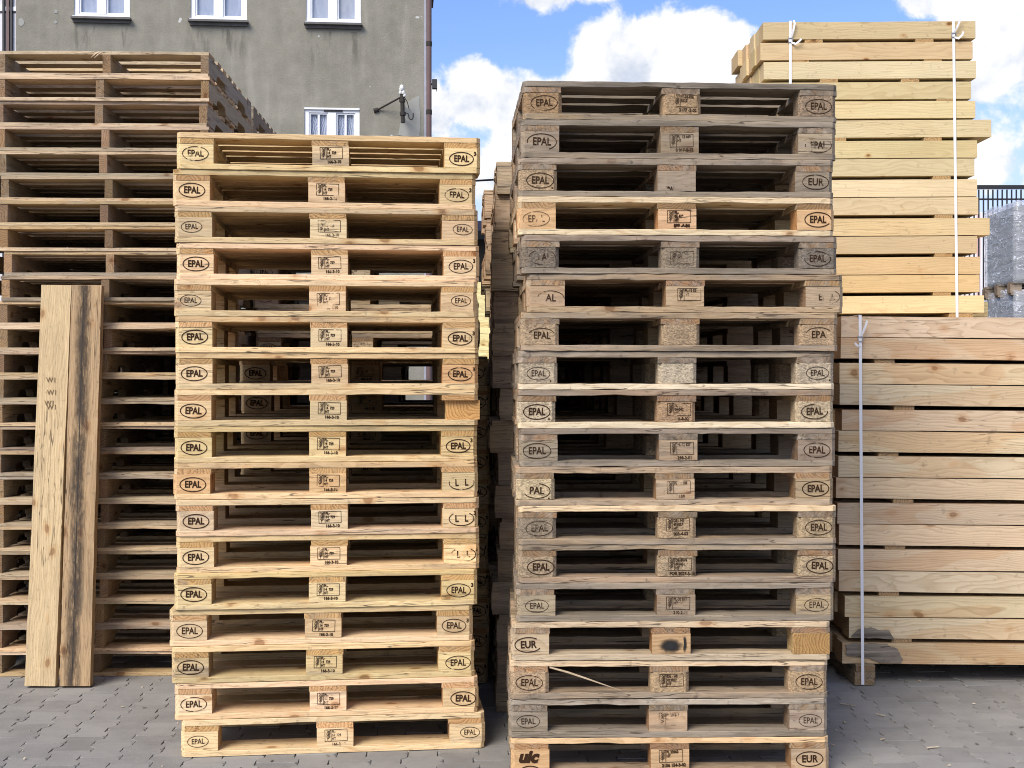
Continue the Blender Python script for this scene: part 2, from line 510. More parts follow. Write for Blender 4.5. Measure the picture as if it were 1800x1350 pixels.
bp.inputs['Strength'].default_value = 0.8
bp.inputs['Distance'].default_value = 0.03
g.put(bp.inputs['Height'], g.math('ADD', n, g.math('MULTIPLY', shine_ridge, 0.3)))
g.l.new(bp.outputs[0], b.inputs['Normal'])
M['film'] = m


# ------------------------------------------------------------------ mesh helpers
def mesh(name, verts, faces, mat, smooth=False):
    me = bpy.data.meshes.new(name)
    me.from_pydata([tuple(v) for v in verts], [], faces)
    me.update()
    if mat is not None:
        me.materials.append(mat)
    if smooth:
        for p in me.polygons: p.use_smooth = True
    return me


def link(name, me, parent=None, loc=(0, 0, 0), rot=(0, 0, 0), color=None):
    o = bpy.data.objects.new(name, me)
    COL.objects.link(o)
    o.location = loc
    o.rotation_euler = rot
    if parent is not None: o.parent = parent
    if color is not None: o.color = color
    return o


def tag(o, label=None, cat=None, group=None, kind=None):
    if label: o['label'] = label
    if cat: o['category'] = cat
    if group: o['group'] = group
    if kind: o['kind'] = kind
    return o


def thing(name, label, cat, loc=(0, 0, 0), rz=0.0, group=None):
    e = bpy.data.objects.new(name, None)
    COL.objects.link(e)
    e.empty_display_size = 0.1
    e.location = loc
    e.rotation_euler = (0, 0, rz)
    return tag(e, label, cat, group)


class MB:
    """collects shapes into one mesh"""
    def __init__(s):
        s.v, s.f = [], []
    def add(s, vs, fs):
        k = len(s.v)
        s.v += [Vector(v) for v in vs]
        s.f += [tuple(i + k for i in f) for f in fs]
        return s
    def box(s, c, d, rot=None):
        x, y, z = d[0] / 2, d[1] / 2, d[2] / 2
        vs = [Vector(p) for p in ((-x, -y, -z), (x, -y, -z), (x, y, -z), (-x, y, -z), (-x, -y, z), (x, -y, z), (x, y, z), (-x, y, z))]
        if rot is not None:
            m_ = rot if isinstance(rot, Matrix) else Euler(rot).to_matrix()
            vs = [m_ @ v for v in vs]
        c = Vector(c)
        return s.add([v + c for v in vs], [(0, 3, 2, 1), (4, 5, 6, 7), (0, 1, 5, 4), (1, 2, 6, 5), (2, 3, 7, 6), (3, 0, 4, 7)])
    def bar(s, a, b, wd, th, up=Vector((0, 1, 0))):
        a, b = Vector(a), Vector(b)
        d = b - a
        z = d.normalized()
        x = up.cross(z)
        if x.length < 1e-6: x = Vector((1, 0, 0))
        x.normalize()
        y = z.cross(x)
        m_ = Matrix((x, y, z)).transposed()
        return s.box((a + b) / 2, (wd, th, d.length), m_)
    def tube(s, pts, r, n=10, cap=True):
        pts = [Vector(p) for p in pts]
        rs = r if isinstance(r, (list, tuple)) else [r] * len(pts)
        rings = []
        vs, fs = [], []
        for i, p in enumerate(pts):
            d = (pts[min(i + 1, len(pts) - 1)] - pts[max(i - 1, 0)]).normalized()
            u = d.cross(Vector((0, 1, 0)))
            if u.length < 1e-4: u = d.cross(Vector((1, 0, 0)))
            u.normalize()
            q = d.cross(u)
            for k in range(n):
                a = 2 * math.pi * k / n
                vs.append(p + (u * math.cos(a) + q * math.sin(a)) * rs[i])
        for i in range(len(pts) - 1):
            for k in range(n):
                fs.append((i * n + k, i * n + (k + 1) % n, (i + 1) * n + (k + 1) % n, (i + 1) * n + k))
        if cap:
            fs.append(tuple(range(n - 1, -1, -1)))
            fs.append(tuple((len(pts) - 1) * n + k for k in range(n)))
        return s.add(vs, fs)
    def prism_xz(s, poly, y0, y1):
        n = len(poly)
        vs = [(p[0], y0, p[1]) for p in poly] + [(p[0], y1, p[1]) for p in poly]
        fs = [tuple(range(n)), tuple(range(2 * n - 1, n - 1, -1))]
        fs += [(i, i + n, (i + 1) % n + n, (i + 1) % n) for i in range(n)]
        return s.add(vs, fs)
    def mesh(s, name, mat, smooth=False):
        me = mesh(name, s.v, s.f, mat, smooth)
        bm = bmesh.new()
        bm.from_mesh(me)
        bmesh.ops.recalc_face_normals(bm, faces=bm.faces)
        bm.to_mesh(me)
        bm.free()
        return me
    def build(s, name, mat, parent=None, loc=(0, 0, 0), rot=(0, 0, 0), color=None, smooth=False):
        return link(name, s.mesh(name, mat, smooth), parent, loc, rot, color)


def plank_mesh(L, W, T, mat, cf=(0.0, 0.0), cb=(0.0, 0.0), seg=8, jit=0.0012, seed=0, bev=0.0016, chip=0.0, name='board'):
    """board with grain along X; cf/cb = cut corners (left, right) on the front/back edge; jit = unevenness;
    chip = depth of a splintered bite out of the lower front edge"""
    rn = random.Random(seed)
    eps = 0.0008
    xs = sorted(set([-L / 2, -L / 2 + max(cf[0], cb[0], eps)] + [-L / 2 + L * k / seg for k in range(1, seg)] + [L / 2 - max(cf[1], cb[1], eps), L / 2]))
    n = len(xs)
    bite = rn.uniform(0.25, 0.8) * n
    bow = rn.uniform(-1, 1) * min(0.0014, jit * 0.9) if L > 0.9 and T < 0.03 else 0.0
    bw = rn.uniform(1.1, 2.6)
    verts = []
    for i, x in enumerate(xs):
        yf, yb = -W / 2, W / 2
        if i == 0:
            yf += max(cf[0], eps); yb -= max(cb[0], eps)
        if i == n - 1:
            yf += max(cf[1], eps); yb -= max(cb[1], eps)
        ja = [rn.uniform(-jit, jit) for _ in range(6)]
        bz_ = bow * (1 - (2 * x / L) ** 2)
        zt, zb = T / 2 + bz_, -T / 2 + bz_
        ch = 0.0
        if chip > 0:
            ch = chip * max(0.0, 1 - abs(i - bite) / bw)
        verts += [(x, yf + ja[0] * 0.7, zt + ja[1] * 0.5), (x, yf + ja[0] * 0.7 + ch * 0.5, zb + ja[2] * 0.5 + ch), (x, yb + ja[3] * 0.7, zb + ja[4] * 0.5), (x, yb + ja[3] * 0.7, zt + ja[5] * 0.5)]
    faces = []
    for i in range(n - 1):
        a, c = i * 4, (i + 1) * 4
        for k in range(4):
            faces.append((a + k, a + (k + 1) % 4, c + (k + 1) % 4, c + k))
    faces.append((0, 3, 2, 1))
    e = (n - 1) * 4
    faces.append((e, e + 1, e + 2, e + 3))
    me = mesh(name, verts, faces, mat)
    bm = bmesh.new()
    bm.from_mesh(me)
    bmesh.ops.recalc_face_normals(bm, faces=bm.faces)
    if bev > 0:
        ed = [e_ for e_ in bm.edges if len(e_.link_faces) == 2 and e_.calc_face_angle(0) > R(28)]
        bmesh.ops.bevel(bm, geom=ed, offset=bev, segments=1, affect='EDGES', profile=0.5, clamp_overlap=True)
    bm.to_mesh(me)
    bm.free()
    return me


CACHE = {}
def cached(key, fn):
    if key not in CACHE: CACHE[key] = fn()
    return CACHE[key]


# ------------------------------------------------------------------ lettering
def text_poly(body, size, bold=0.0, sx=1.0, align='CENTER'):
    cu = bpy.data.curves.new('letters', 'FONT')
    cu.body = body
    cu.size = size
    cu.align_x = align
    cu.align_y = 'CENTER'
    cu.offset = bold
    cu.extrude = 0.0003
    cu.resolution_u = 3
    ob = bpy.data.objects.new('letters', cu)
    COL.objects.link(ob)
    dg = bpy.context.evaluated_depsgraph_get()
    me = bpy.data.meshes.new_from_object(ob.evaluated_get(dg))
    vs = [Vector((v.co.x * sx, -v.co.z, v.co.y)) for v in me.vertices]
    fs = [tuple(p.vertices) for p in me.polygons]
    bpy.data.objects.remove(ob)
    bpy.data.curves.remove(cu)
    bpy.data.meshes.remove(me)
    return vs, fs


def oval(mb, cx, cz, a, b_, wd, a0=0.0, a1=360.0, n=44):
    vs, fs = [], []
    for i in range(n + 1):
        t_ = R(a0 + (a1 - a0) * i / n)
        c_, s_ = math.cos(t_), math.sin(t_)
        for dd in (wd / 2, -wd / 2):
            for y in (-0.0003, 0.0003):
                vs.append((cx + (a + dd) * c_, y, cz + (b_ + dd) * s_))
    for i in range(n):
        k, q = i * 4, (i + 1) * 4
        fs += [(k, q, q + 2, k + 2), (k + 1, k + 3, q + 3, q + 1), (k, k + 1, q + 1, q), (k + 2, q + 2, q + 3, k + 3)]
    mb.add(vs, fs)


def shift(vs, dx, dz):
    return [v + Vector((dx, 0, dz)) for v in vs]


def oval_stamp(word, bold, size=1.0, three=False, dot=False, arc=(0.0, 360.0)):
    """letters in an oval ring"""
    def mk():
        mb = MB()
        oval(mb, 0, 0, 0.0500 * size, 0.0275 * size, 0.0018 + bold * 1.6, arc[0], arc[1])
        vs, fs = text_poly(word, 0.0375 * size, bold, 0.78 if len(word) > 3 else 0.88)
        mb.add(vs, fs)
        if three:
            vs, fs = text_poly('3', 0.021, 0.0009)
            mb.add(shift(vs, 0.0545, 0.021), fs)
        if dot:
            mb.tube([(0.046, -0.0004, -0.027), (0.046, 0.0004, -0.027)], 0.0034, 8)
        return mb.mesh('stamp', M['ink'])
    return cached(('oval', word, bold, size, three, dot, arc), mk)


def code_stamp(lines, under, bold=0.0004, bare=False):
    """boxed ear-of-wheat symbol with code lines, numbers underneath"""
    def mk():
        mb = MB()
        if not bare:
            w_, h_, lw = 0.088, 0.046, 0.0017
            cz = 0.008
            for (cx, cz_, dx, dz) in ((0, cz + h_ / 2, w_, lw), (0, cz - h_ / 2, w_, lw), (-w_ / 2, cz, lw, h_), (w_ / 2, cz, lw, h_), (-w_ / 2 + 0.024, cz, lw, h_)):
                mb.box((cx, 0, cz_), (dx, 0.0006, dz))
            mb.bar((-0.034, 0, cz - 0.020), (-0.030, 0, cz + 0.018), 0.0014, 0.0006)
            for k in range(6):
                z0 = cz - 0.013 + k * 0.0056
                x0 = -0.0332 + k * 0.0006
                mb.bar((x0, 0, z0), (x0 - 0.0062, 0, z0 + 0.0062), 0.0019, 0.0006)
                mb.bar((x0 + 0.001, 0, z0), (x0 + 0.0082, 0, z0 + 0.0062), 0.0019, 0.0006)
            for i, ln in enumerate(lines):
                vs, fs = text_poly(ln, 0.0150, bold, 0.80, 'LEFT')
                mb.add(shift(vs, -0.017, cz + 0.0145 - i * 0.0142), fs)
        if under:
            vs, fs = text_poly(under, 0.0165, bold * 1.3, 0.92)
            mb.add(shift(vs, 0.010, -0.0275), fs)
        return mb.mesh('stamp', M['ink'])
    return cached(('code', tuple(lines), under, bold, bare), mk)


# ------------------------------------------------------------------ block pallets
def rcol(rn, base, dv=0.10, dh=0.05):
    k = 1 + rn.uniform(-dv, dv)
    return (max(0.0, base[0] * k * (1 + rn.uniform(-dh, dh))), max(0.0, base[1] * k), max(0.0, base[2] * k * (1 + rn.uniform(-dh, dh) * 1.5)))


def board_variant(kind, L, W, T, cf, cb, nvar, idx, jit, chip=0.0, bev=0.0016, seg=26):
    k = idx % nvar
    return cached((kind, L, W, T, cf, cb, k, jit, chip), lambda: plank_mesh(L, W, T, M['pine'], cf, cb, seg, jit, 100 + k * 7, bev, chip if k % 2 else 0.0))


def block_mesh(W, D, Hh, mat_key, cf, idx, jit, vert_bevel=0.0):
    k = idx % 4
    def mk():
        cfl = tuple(max(c_, vert_bevel) for c_ in cf)
        return plank_mesh(W, D, Hh, M[mat_key], cfl, (vert_bevel, vert_bevel), 4, jit, 300 + k, 0.0015, 0.0, 'block')
    return cached(('block', W, D, Hh, mat_key, cf, k, vert_bevel), mk)


def make_pallet(label, group, loc, rz, depth, spec, rn, worn=False):
    """block pallet, 1.2 m long; origin at its front left bottom corner"""
    root = thing('block_pallet', label, 'pallet', loc, rz, group)
    T, BH = 0.022, 0.078
    c = 0.015
    tint = spec['tint']
    wear = spec['wear'] + (0.01 if worn else 0.0)
    jit = 0.0024 if worn else 0.0012
    def colour(extra=0.0):
        cc = rcol(rn, tint, 0.13 if not worn else 0.22, 0.05)
        if not worn and rn.random() < 0.24: return cc + (rn.uniform(0.24, 0.46),)
        if worn and rn.random() < 0.25: cc = rcol(rn, (0.37, 0.265, 0.16), 0.15)
        return cc + (min(1.0, max(0.0, wear + extra + rn.uniform(-0.13, 0.13))),)
    if depth < 0.9:
        deck = [(0.0, 0.145), (0.18625, 0.1), (0.3275, 0.145), (0.51375, 0.1), (0.655, 0.145)]
        bots = [(0.0, 0.1), (0.3275, 0.145), (0.7, 0.1)]
        brow = [(0.0, 0.1), (0.3275, 0.145), (0.7, 0.1)]
    else:
        deck = [(0.0, 0.145), (0.1725, 0.1), (0.30, 0.1), (0.4275, 0.145), (0.60, 0.1), (0.7275, 0.1), (0.855, 0.145)]
        bots = [(0.0, 0.145), (0.4275, 0.145), (0.855, 0.145)]
        brow = bots
    zt = 2 * T + BH + T / 2
    for i, (y0, wd) in enumerate(deck):
        first, last = i == 0, i == len(deck) - 1
        cf = (c, c) if first else (0.0, 0.0)
        cb = (c, c) if last else (0.0, 0.0)
        me = board_variant('deck_board', 1.2, wd, T, cf, cb, 9 if first else 2, rn.randrange(99), jit, 0.005 if worn else 0.003)
        o = link('deck_board', me, root, (0.6, y0 + wd / 2, zt), color=colour(0.10 if worn else 0.0))
        if first and spec.get('deck'): o.color = spec['deck']
    for i, x in enumerate((0.0725, 0.6, 1.1275)):
        # front corner of the cross boards is cut at 45 degrees on the outer ones
        cf = (c, 0.0) if i == 2 else (0.0, 0.0)
        cbk = (c, 0.0) if i == 0 else (0.0, 0.0)
        me = board_variant('stringer_board', depth - 0.004, 0.145, T, cf, cbk, 3, rn.randrange(99), jit)
        # grain runs from front to back: local X points away from the viewer
        link('stringer_board', me, root, (x, depth / 2, T + BH + T / 2), (0, 0, R(90)), colour(0.05 if worn else 0.0))
    for j, (y0, wd) in enumerate(brow):
        for i, x in enumerate((0.0725, 0.6, 1.1275)):
            mk = spec.get('chip', 'none') if j == 0 else 'none'
            is_chip = (mk == 'all' or (mk == 'ends' and i != 1) or (mk == 'mid' and i == 1) or (mk == 'left' and i == 0) or (mk == 'right' and i == 2)) or (worn and j > 0 and rn.random() < 0.4)
            cf = ((c if i == 0 else 0.0), (c if i == 2 else 0.0)) if j == 0 else (0.0, 0.0)
            key = 'chip' if is_chip else 'pine'
            hh = BH - 0.0006
            vb = 0.014 if is_chip else 0.0
            me = block_mesh(0.145, wd - 0.001, hh, key, cf, rn.randrange(99), jit * 0.7, vb)
            dx = rn.uniform(-0.004, 0.004)
            dy = rn.uniform(-0.001, 0.004) if j == 0 else 0.0
            cc = colour(-0.1)
            if j == 0 and spec.get('blockcol') and spec['blockcol'][i]:
                cc = spec['blockcol'][i]
                if worn: cc = (cc[0] * 0.90, cc[1] * 0.89, cc[2] * 0.88, cc[3])
            elif is_chip: cc = rcol(rn, (0.42, 0.305, 0.185), 0.15) + (max(0.0, wear - 0.45),)
            rotb = (0, 0, 0)
            if j == 0 and spec.get('turned') == i:
                rotb = (0, 0, R(90))
                me = cached(('turned', depth), lambda: plank_mesh(0.105, 0.135, BH - 0.002, M['pine'], (0, 0), (0, 0), 4, 0.003, 77, 0.004, 0, 'block'))
                dx += 0.012 if depth > 0.9 else 0.0
            bo = link('block', me, root, (x + dx, y0 + wd / 2 + dy, T + BH / 2), rotb, cc)
            if j == 0 and spec.get('stamps') and spec['stamps'][i]:
                sm, wr, ox, oz = spec['stamps'][i]
                st = rn.uniform(0.55, 0.85) if worn else rn.uniform(0.78, 0.98)
                so = link('stamp', sm, bo, (ox + rn.uniform(-.002, .002), -(wd - 0.001) / 2 - 0.0013, oz + rn.uniform(-.0015, .0015)), (0, R(rn.uniform(-2.2, 2.2)), 0), (st, 1, 1, wr + rn.uniform(0, 0.07)))
            if j == 0 and spec.get('extra') and i in spec['extra']:
                spec['extra'][i](bo, wd)
    for j, (y0, wd) in enumerate(bots):
        first, last = j == 0, j == len(bots) - 1
        cf = (c, c) if first else (0.0, 0.0)
        cb = (c, c) if last else (0.0, 0.0)
        me = board_variant('bottom_board', 1.2, wd, T, cf, cb, 9 if first else 2, rn.randrange(99), jit, 0.004 if worn else 0.0)
        o = link('bottom_board', me, root, (0.6, y0 + wd / 2, T / 2), color=colour(0.10 if worn else 0.0))
        if first and spec.get('bottom'): o.color = spec['bottom']
    return root


ORD = ['topmost', 'second from top', 'third from top', 'fourth from top', 'fifth from top', 'sixth from top', 'seventh from top', 'eighth from top', 'ninth from top', 'tenth from top',
       'eleventh from top', 'twelfth from top', 'thirteenth from top', 'fourteenth from top', 'fifteenth from top', 'sixteenth from top', 'seventeenth from top', 'eighteenth from top',
       'nineteenth from top', 'twentieth from top', 'twenty-first from top', 'twenty-second from top', 'twenty-third from top', 'twenty-fourth from top', 'twenty-fifth from top']

# --- pale stack, front left of the gap
PALE = (0.60, 0.445, 0.245)
DL = 5.04
rl = random.Random(11)
L_EDGE = [310, 303, 306, 309, 305, 307, 308, 305.5, 305, 305, 308, 309, 305, 297, 301, 306, 318]
C729 = ('PL-', '14  729', 'HT')
bold_, med_, thin_ = 0.0011, 0.0006, 0.0001
L_MARK = [  # left stamp (bold, wear, thin), centre stamp wear, right (kind, wear)
    (med_, 0.34, 0, 0.26, '3', bold_, 0.05), (bold_, 0.0, 0, 0.30, '3', med_, 0.32), (thin_, 0.15, 1, 0.32, 't', thin_, 0.12),
    (bold_, 0.22, 0, 0.34, '3', med_, 0.15), (thin_, 0.18, 1, 0.31, 't', thin_, 0.12), (bold_, 0.0, 0, 0.25, '3', bold_, 0.08),
    (bold_, 0.05, 0, 0.22, '3', bold_, 0.28), (bold_, 0.05, 0, 0.24, 'turned', 0, 0), (bold_, 0.08, 0, 0.26, '3', bold_, 0.10),
    (bold_, 0.12, 0, 0.25, 'part', bold_, 0.30), (bold_, 0.12, 0, 0.12, 'part3', bold_, 0.28), (bold_, 0.05, 0, 0.25, 'part3', bold_, 0.40),
    (bold_, 0.05, 0, 0.05, '3', med_, 0.12), (med_, 0.05, 0, 0.10, '3', med_, 0.05), (bold_, 0.10, 0, 0.20, 'o', med_, 0.22),
    (med_, 0.22, 0, 0.26, 'o', bold_, 0.20), (thin_, 0.10, 1, 0.35, 't', thin_, 0.10)]
L_NOTE = ['half worn oval brand on its left block', 'bold left brand', 'thin small oval brands', 'faded code in the middle', 'thin brands and pale blocks', 'bold brands left and right',
          'opening showing daylight behind', 'right block turned, knotty and unbranded', 'bold brand left', 'split left block and half a brand right', 'bold code in the middle', 'half a brand right',
          'sharp code in the middle', 'shifted left of the one above', 'dark topped boards', 'broken oval left', 'shifted right, thin brands, on the paving']
for i in range(17):
    z = (16 - i) * 0.1450
    px = L_EDGE[i]
    rz = R(6.0 + rl.uniform(-0.35, 0.35))
    D_ = DL + rl.uniform(-0.006, 0.006)
    X = (px - 900.0) * D_ / F
    bl, wl, thin, wc, rk, br, wr = L_MARK[i]
    ls = oval_stamp('EPAL', bl, 0.80 if thin else 1.0)
    cs = code_stamp(C729, '166-3-10', 0.0005 if not thin else 0.0)
    if rk == '3': rs = (oval_stamp('EPAL', br, 0.96, True), wr, -0.003, -0.002)
    elif rk == 't': rs = (oval_stamp('EPAL', br, 0.78), wr, 0.008, 0.004)
    elif rk == 'o': rs = (oval_stamp('EPAL', br, 1.0), wr, 0.008, -0.004)
    elif rk == 'part': rs = (oval_stamp('L   L', br, 1.0, False, False, (165, 375)), wr, 0.004, -0.003)
    elif rk == 'part3': rs = (oval_stamp('L   L', br, 1.0, True, False, (130, 410)), wr, 0.004, -0.003)
    else: rs = None
    warm = rl.uniform(0.92, 1.06)
    spec = dict(tint=(PALE[0] * warm, PALE[1] * warm, PALE[2] * warm * rl.uniform(0.9, 1.1)), wear=rl.uniform(0.02, 0.16),
                stamps=[(ls, wl, 0.003 if not thin else -0.006, 0.0), (cs, wc, 0.002, 0.002), rs])
    if rk == 'turned':
        spec['turned'] = 2
        spec['blockcol'] = [None, None, (0.66, 0.46, 0.22, 0.0)]
    if i in (5, 9): spec['deck'] = (0.52, 0.36, 0.19, 0.34)
    if i == 6: spec['blockcol'] = [None, None, (0.50, 0.31, 0.155, 0.05)]
    if i == 9: spec['blockcol'] = [(0.55, 0.345, 0.17, 0.05), (0.55, 0.36, 0.18, 0.0), None]
    make_pallet('pale pine pallet, %s of the yellow front stack, %s' % (ORD[i].replace(' from top', ' from the top'), L_NOTE[i]) if len(L_NOTE[i].split()) < 5 else
                'pale pallet, %s of yellow stack, %s' % (ORD[i], L_NOTE[i]),
                'pallets of the pale front stack', (X, D_, z), rz, 1.0, spec, rl)

# --- grey weathered stack, front right of the gap
DR = 4.800
rr_ = random.Random(23)
R_EDGE = [919, 916, 911, 910, 917, 926, 916, 911, 910, 913, 906, 911, 911, 907, 899, 896, 895, 897]
R_ROT = [3.0, 2.6, 2.3, 2.4, 2.6, 2.0, 2.0, 2.1, 1.6, 1.8, 1.5, 1.2, 1.2, 1.0, 0.6, 0.8, 1.0, 0.8]
GREY = (0.290, 0.226, 0.155)
BRN = (0.37, 0.27, 0.17)
CRM = (0.55, 0.43, 0.275)
E = oval_stamp
CH = (0.50, 0.345, 0.195, 0.0)
CHG = (0.36, 0.28, 0.19, 0.15)
R_SPEC = [
    dict(tint=GREY, wear=0.62, chip='all', blockcol=[(0.42, 0.27, 0.14, 0.0), (0.47, 0.32, 0.18, 0.0), (0.36, 0.26, 0.17, 0.1)], stamps=[(E('EPAL', med_), 0.30, 0.006, 0), (code_stamp(('IT-03-076', 'KDZ', ''), '2177 -2-02'), 0.30, 0.01, 0.006), (E('EPAL', med_), 0.10, 0.004, 0)], deck=(0.22, 0.19, 0.15, 0.80)),
    dict(tint=GREY, wear=0.62, chip='none', stamps=[(E('EPAL', med_, 1.1, False, False, (-60, 190)), 0.12, 0.008, 0), (code_stamp(('PL  12 669', 'HT', ''), '0 017-2-12'), 0.10, 0.006, 0.0), (E('EPAL', med_, 1.0, False, False, (170, 390)), 0.36, 0.004, -0.006)]),
    dict(tint=GREY, wear=0.50, chip='left', blockcol=[(0.52, 0.37, 0.22, 0.05), None, None], stamps=[(E('EPAL', bold_, 1.02, False, True), 0.10, 0.006, 0), (code_stamp((), 'ERA3', 0.0012, True), 0.42, -0.035, 0), (E('EUR', med_), 0.30, 0.006, 0)]),
    dict(tint=CRM, wear=0.08, chip='none', deck=(0.56, 0.44, 0.28, 0.14), bottom=(0.58, 0.47, 0.30, 0.12), blockcol=[(0.60, 0.39, 0.205, 0.0), (0.58, 0.38, 0.22, 0.0), (0.58, 0.38, 0.20, 0.0)], stamps=[(E('EPAL', thin_), 0.34, 0.0, 0), (code_stamp(('PL-', '02 419', 'HT'), '033 -6-04', 0.0012), 0.0, 0.006, 0.004), (E('EPAL', bold_, 1.0, False, False, (0, 330)), 0.04, 0.006, 0)]),
    dict(tint=GREY, wear=0.58, chip='all', blockcol=[(0.26, 0.20, 0.14, 0.45), (0.32, 0.25, 0.17, 0.35), (0.24, 0.19, 0.14, 0.50)], stamps=[(E('EPAL', med_), 0.40, 0.008, 0), (code_stamp(('ID-112', 'HT', ''), ''), 0.34, 0.004, -0.006), (E('EPAL', med_), 0.34, -0.004, 0)]),
    dict(tint=BRN, wear=0.40, chip='none', stamps=[(E('AL', med_, 1.0, False, False, (0, 170)), 0.30, 0.02, -0.008), (code_stamp(('PL-12 521', 'HT', ''), ''), 0.34, 0.016, 0), (E('EPAL', med_, 1.0, False, False, (-80, 90)), 0.44, 0.006, 0)]),
    dict(tint=BRN, wear=0.42, chip='all', blockcol=[(0.50, 0.36, 0.22, 0.15), (0.46, 0.33, 0.20, 0.10), (0.50, 0.35, 0.21, 0.12)], stamps=[(E('EPAL', med_, 1.0, False, False, (20, 160)), 0.18, 0.008, -0.002), None, (E('EPA', med_, 1.0, False, False, (30, 160)), 0.12, 0.0, 0)]),
    dict(tint=GREY, wear=0.55, chip='all', bottom=(0.60, 0.50, 0.35, 0.25), blockcol=[(0.52, 0.42, 0.29, 0.05), (0.58, 0.48, 0.34, 0.0), (0.54, 0.44, 0.31, 0.05)], stamps=[(E('EPAL', thin_, 0.86, False, True), 0.05, 0.0, 0), None, (E('EPAL', thin_, 0.86, False, True), 0.05, 0.006, 0)]),
    dict(tint=BRN, wear=0.36, chip='all', bottom=(0.60, 0.50, 0.34, 0.10), blockcol=[(0.60, 0.48, 0.32, 0.0), (0.46, 0.30, 0.17, 0.0), (0.56, 0.44, 0.28, 0.05)], stamps=[(E('EPAL', bold_, 1.0, False, True), 0.0, 0.0, 0), (code_stamp(('PL', '04-042', 'HT'), '126-8-02'), 0.34, 0.01, 0), (E('EPAL', bold_, 1.0, False, False, (90, 360)), 0.22, 0.0, 0)]),
    dict(tint=GREY, wear=0.55, chip='none', stamps=[(E('EPAL', med_, 1.04), 0.16, -0.006, 0), (code_stamp(('PL-12 E27', '', ''), '298-2-01'), 0.24, 0.012, 0), (E('EPAL', med_), 0.30, 0.002, 0)]),
    dict(tint=BRN, wear=0.42, chip='left', blockcol=[(0.64, 0.50, 0.30, 0.0), None, None], stamps=[(E('PAL', bold_, 1.0, False, True, (205, 440)), 0.04, 0.006, -0.004), (code_stamp(('PL-18 388', '', ''), '159'), 0.30, 0.012, 0), (E('EPAL', bold_), 0.0, 0.004, 0)]),
    dict(tint=GREY, wear=0.50, chip='all', deck=(0.58, 0.44, 0.27, 0.15), blockcol=[(0.32, 0.25, 0.17, 0.3), (0.48, 0.34, 0.20, 0.0), (0.46, 0.34, 0.20, 0.1)], stamps=[(E('EPAL', med_), 0.36, 0.008, 0), (code_stamp(('DE - HE', '493027', 'HT'), '003-4-02'), 0.18, 0.004, 0.006), (E('EPAL', med_), 0.14, 0.006, 0)]),
    dict(tint=BRN, wear=0.45, chip='all', blockcol=[(0.44, 0.33, 0.21, 0.05), (0.46, 0.34, 0.21, 0.0), (0.48, 0.36, 0.22, 0.05)], stamps=[(E('EPAL', bold_), 0.04, 0.014, 0), (code_stamp(('DE-BW4', '491051', 'HT'), 'FOR 8027-3-10', 0.0006), 0.14, 0.012, 0), (E('EPAL', bold_), 0.06, 0.008, 0)]),
    dict(tint=GREY, wear=0.56, chip='none', stamps=[(E('EPAL', thin_, 0.86), 0.12, 0.004, 0), (code_stamp(('PL-30 013', 'HT', ''), '210-2-11', 0.0002), 0.22, 0.006, 0), (E('EPAL', thin_, 0.9), 0.20, 0.004, 0)]),
    dict(tint=BRN, wear=0.40, chip='none', deck=(0.48, 0.37, 0.24, 0.28), bottom=(0.46, 0.37, 0.25, 0.38), blockcol=[(0.46, 0.36, 0.235, 0.25), (0.42, 0.28, 0.15, 0.1), (0.45, 0.325, 0.155, 0.05)], turned=2, stamps=[(E('EUR', bold_, 1.0, False, False, (50, 330)), 0.10, -0.006, 0), None, None]),
    dict(tint=BRN, wear=0.52, chip='all', deck=(0.55, 0.42, 0.27, 0.25), blockcol=[(0.54, 0.38, 0.23, 0.0), (0.50, 0.35, 0.20, 0.0), (0.50, 0.35, 0.20, 0.05)], stamps=[(E('EPAL', med_), 0.30, 0.0, 0), (code_stamp(('DE - HE', '493027', 'HT'), ''), 0.20, 0.004, 0), (E('EPAL', med_), 0.28, 0.004, 0)]),
    dict(tint=GREY, wear=0.60, chip='none', deck=(0.42, 0.36, 0.28, 0.62), stamps=[(E('EPAL', thin_, 0.86), 0.04, 0.0, 0), (code_stamp(('PL-20 511', 'HT', ''), ''), 0.48, 0.008, 0), (E('EPAL', thin_, 0.86), 0.05, 0.006, 0)]),
    dict(tint=BRN, wear=0.30, chip='none', deck=(0.58, 0.40, 0.22, 0.12), blockcol=[(0.54, 0.35, 0.18, 0.0), (0.50, 0.34, 0.19, 0.05), (0.46, 0.33, 0.20, 0.25)], stamps=[None, (code_stamp(('PL 23060', 'HT', ''), '2156 154-3-02', 0.0007), 0.04, 0.004, 0.004), (E('EUR', bold_), 0.04, -0.004, 0)]),
]
R_NOTE = ['dark grey deck, chipboard blocks', 'grey with boxed code', 'one fresh branded left block', 'fresh cream wood', 'rough chipboard blocks', 'shifted right, half worn brands', 'blank middle block',
          'pale chipboard blocks', 'cream lower board', 'cracked grey middle', 'first letter of left brand missing', 'pale orange deck edge', 'sharp dark brands', 'grey striped blocks',
          'charred middle block', 'splinter hanging in its opening', 'silver grey blocks', 'bold slanted lettering left']


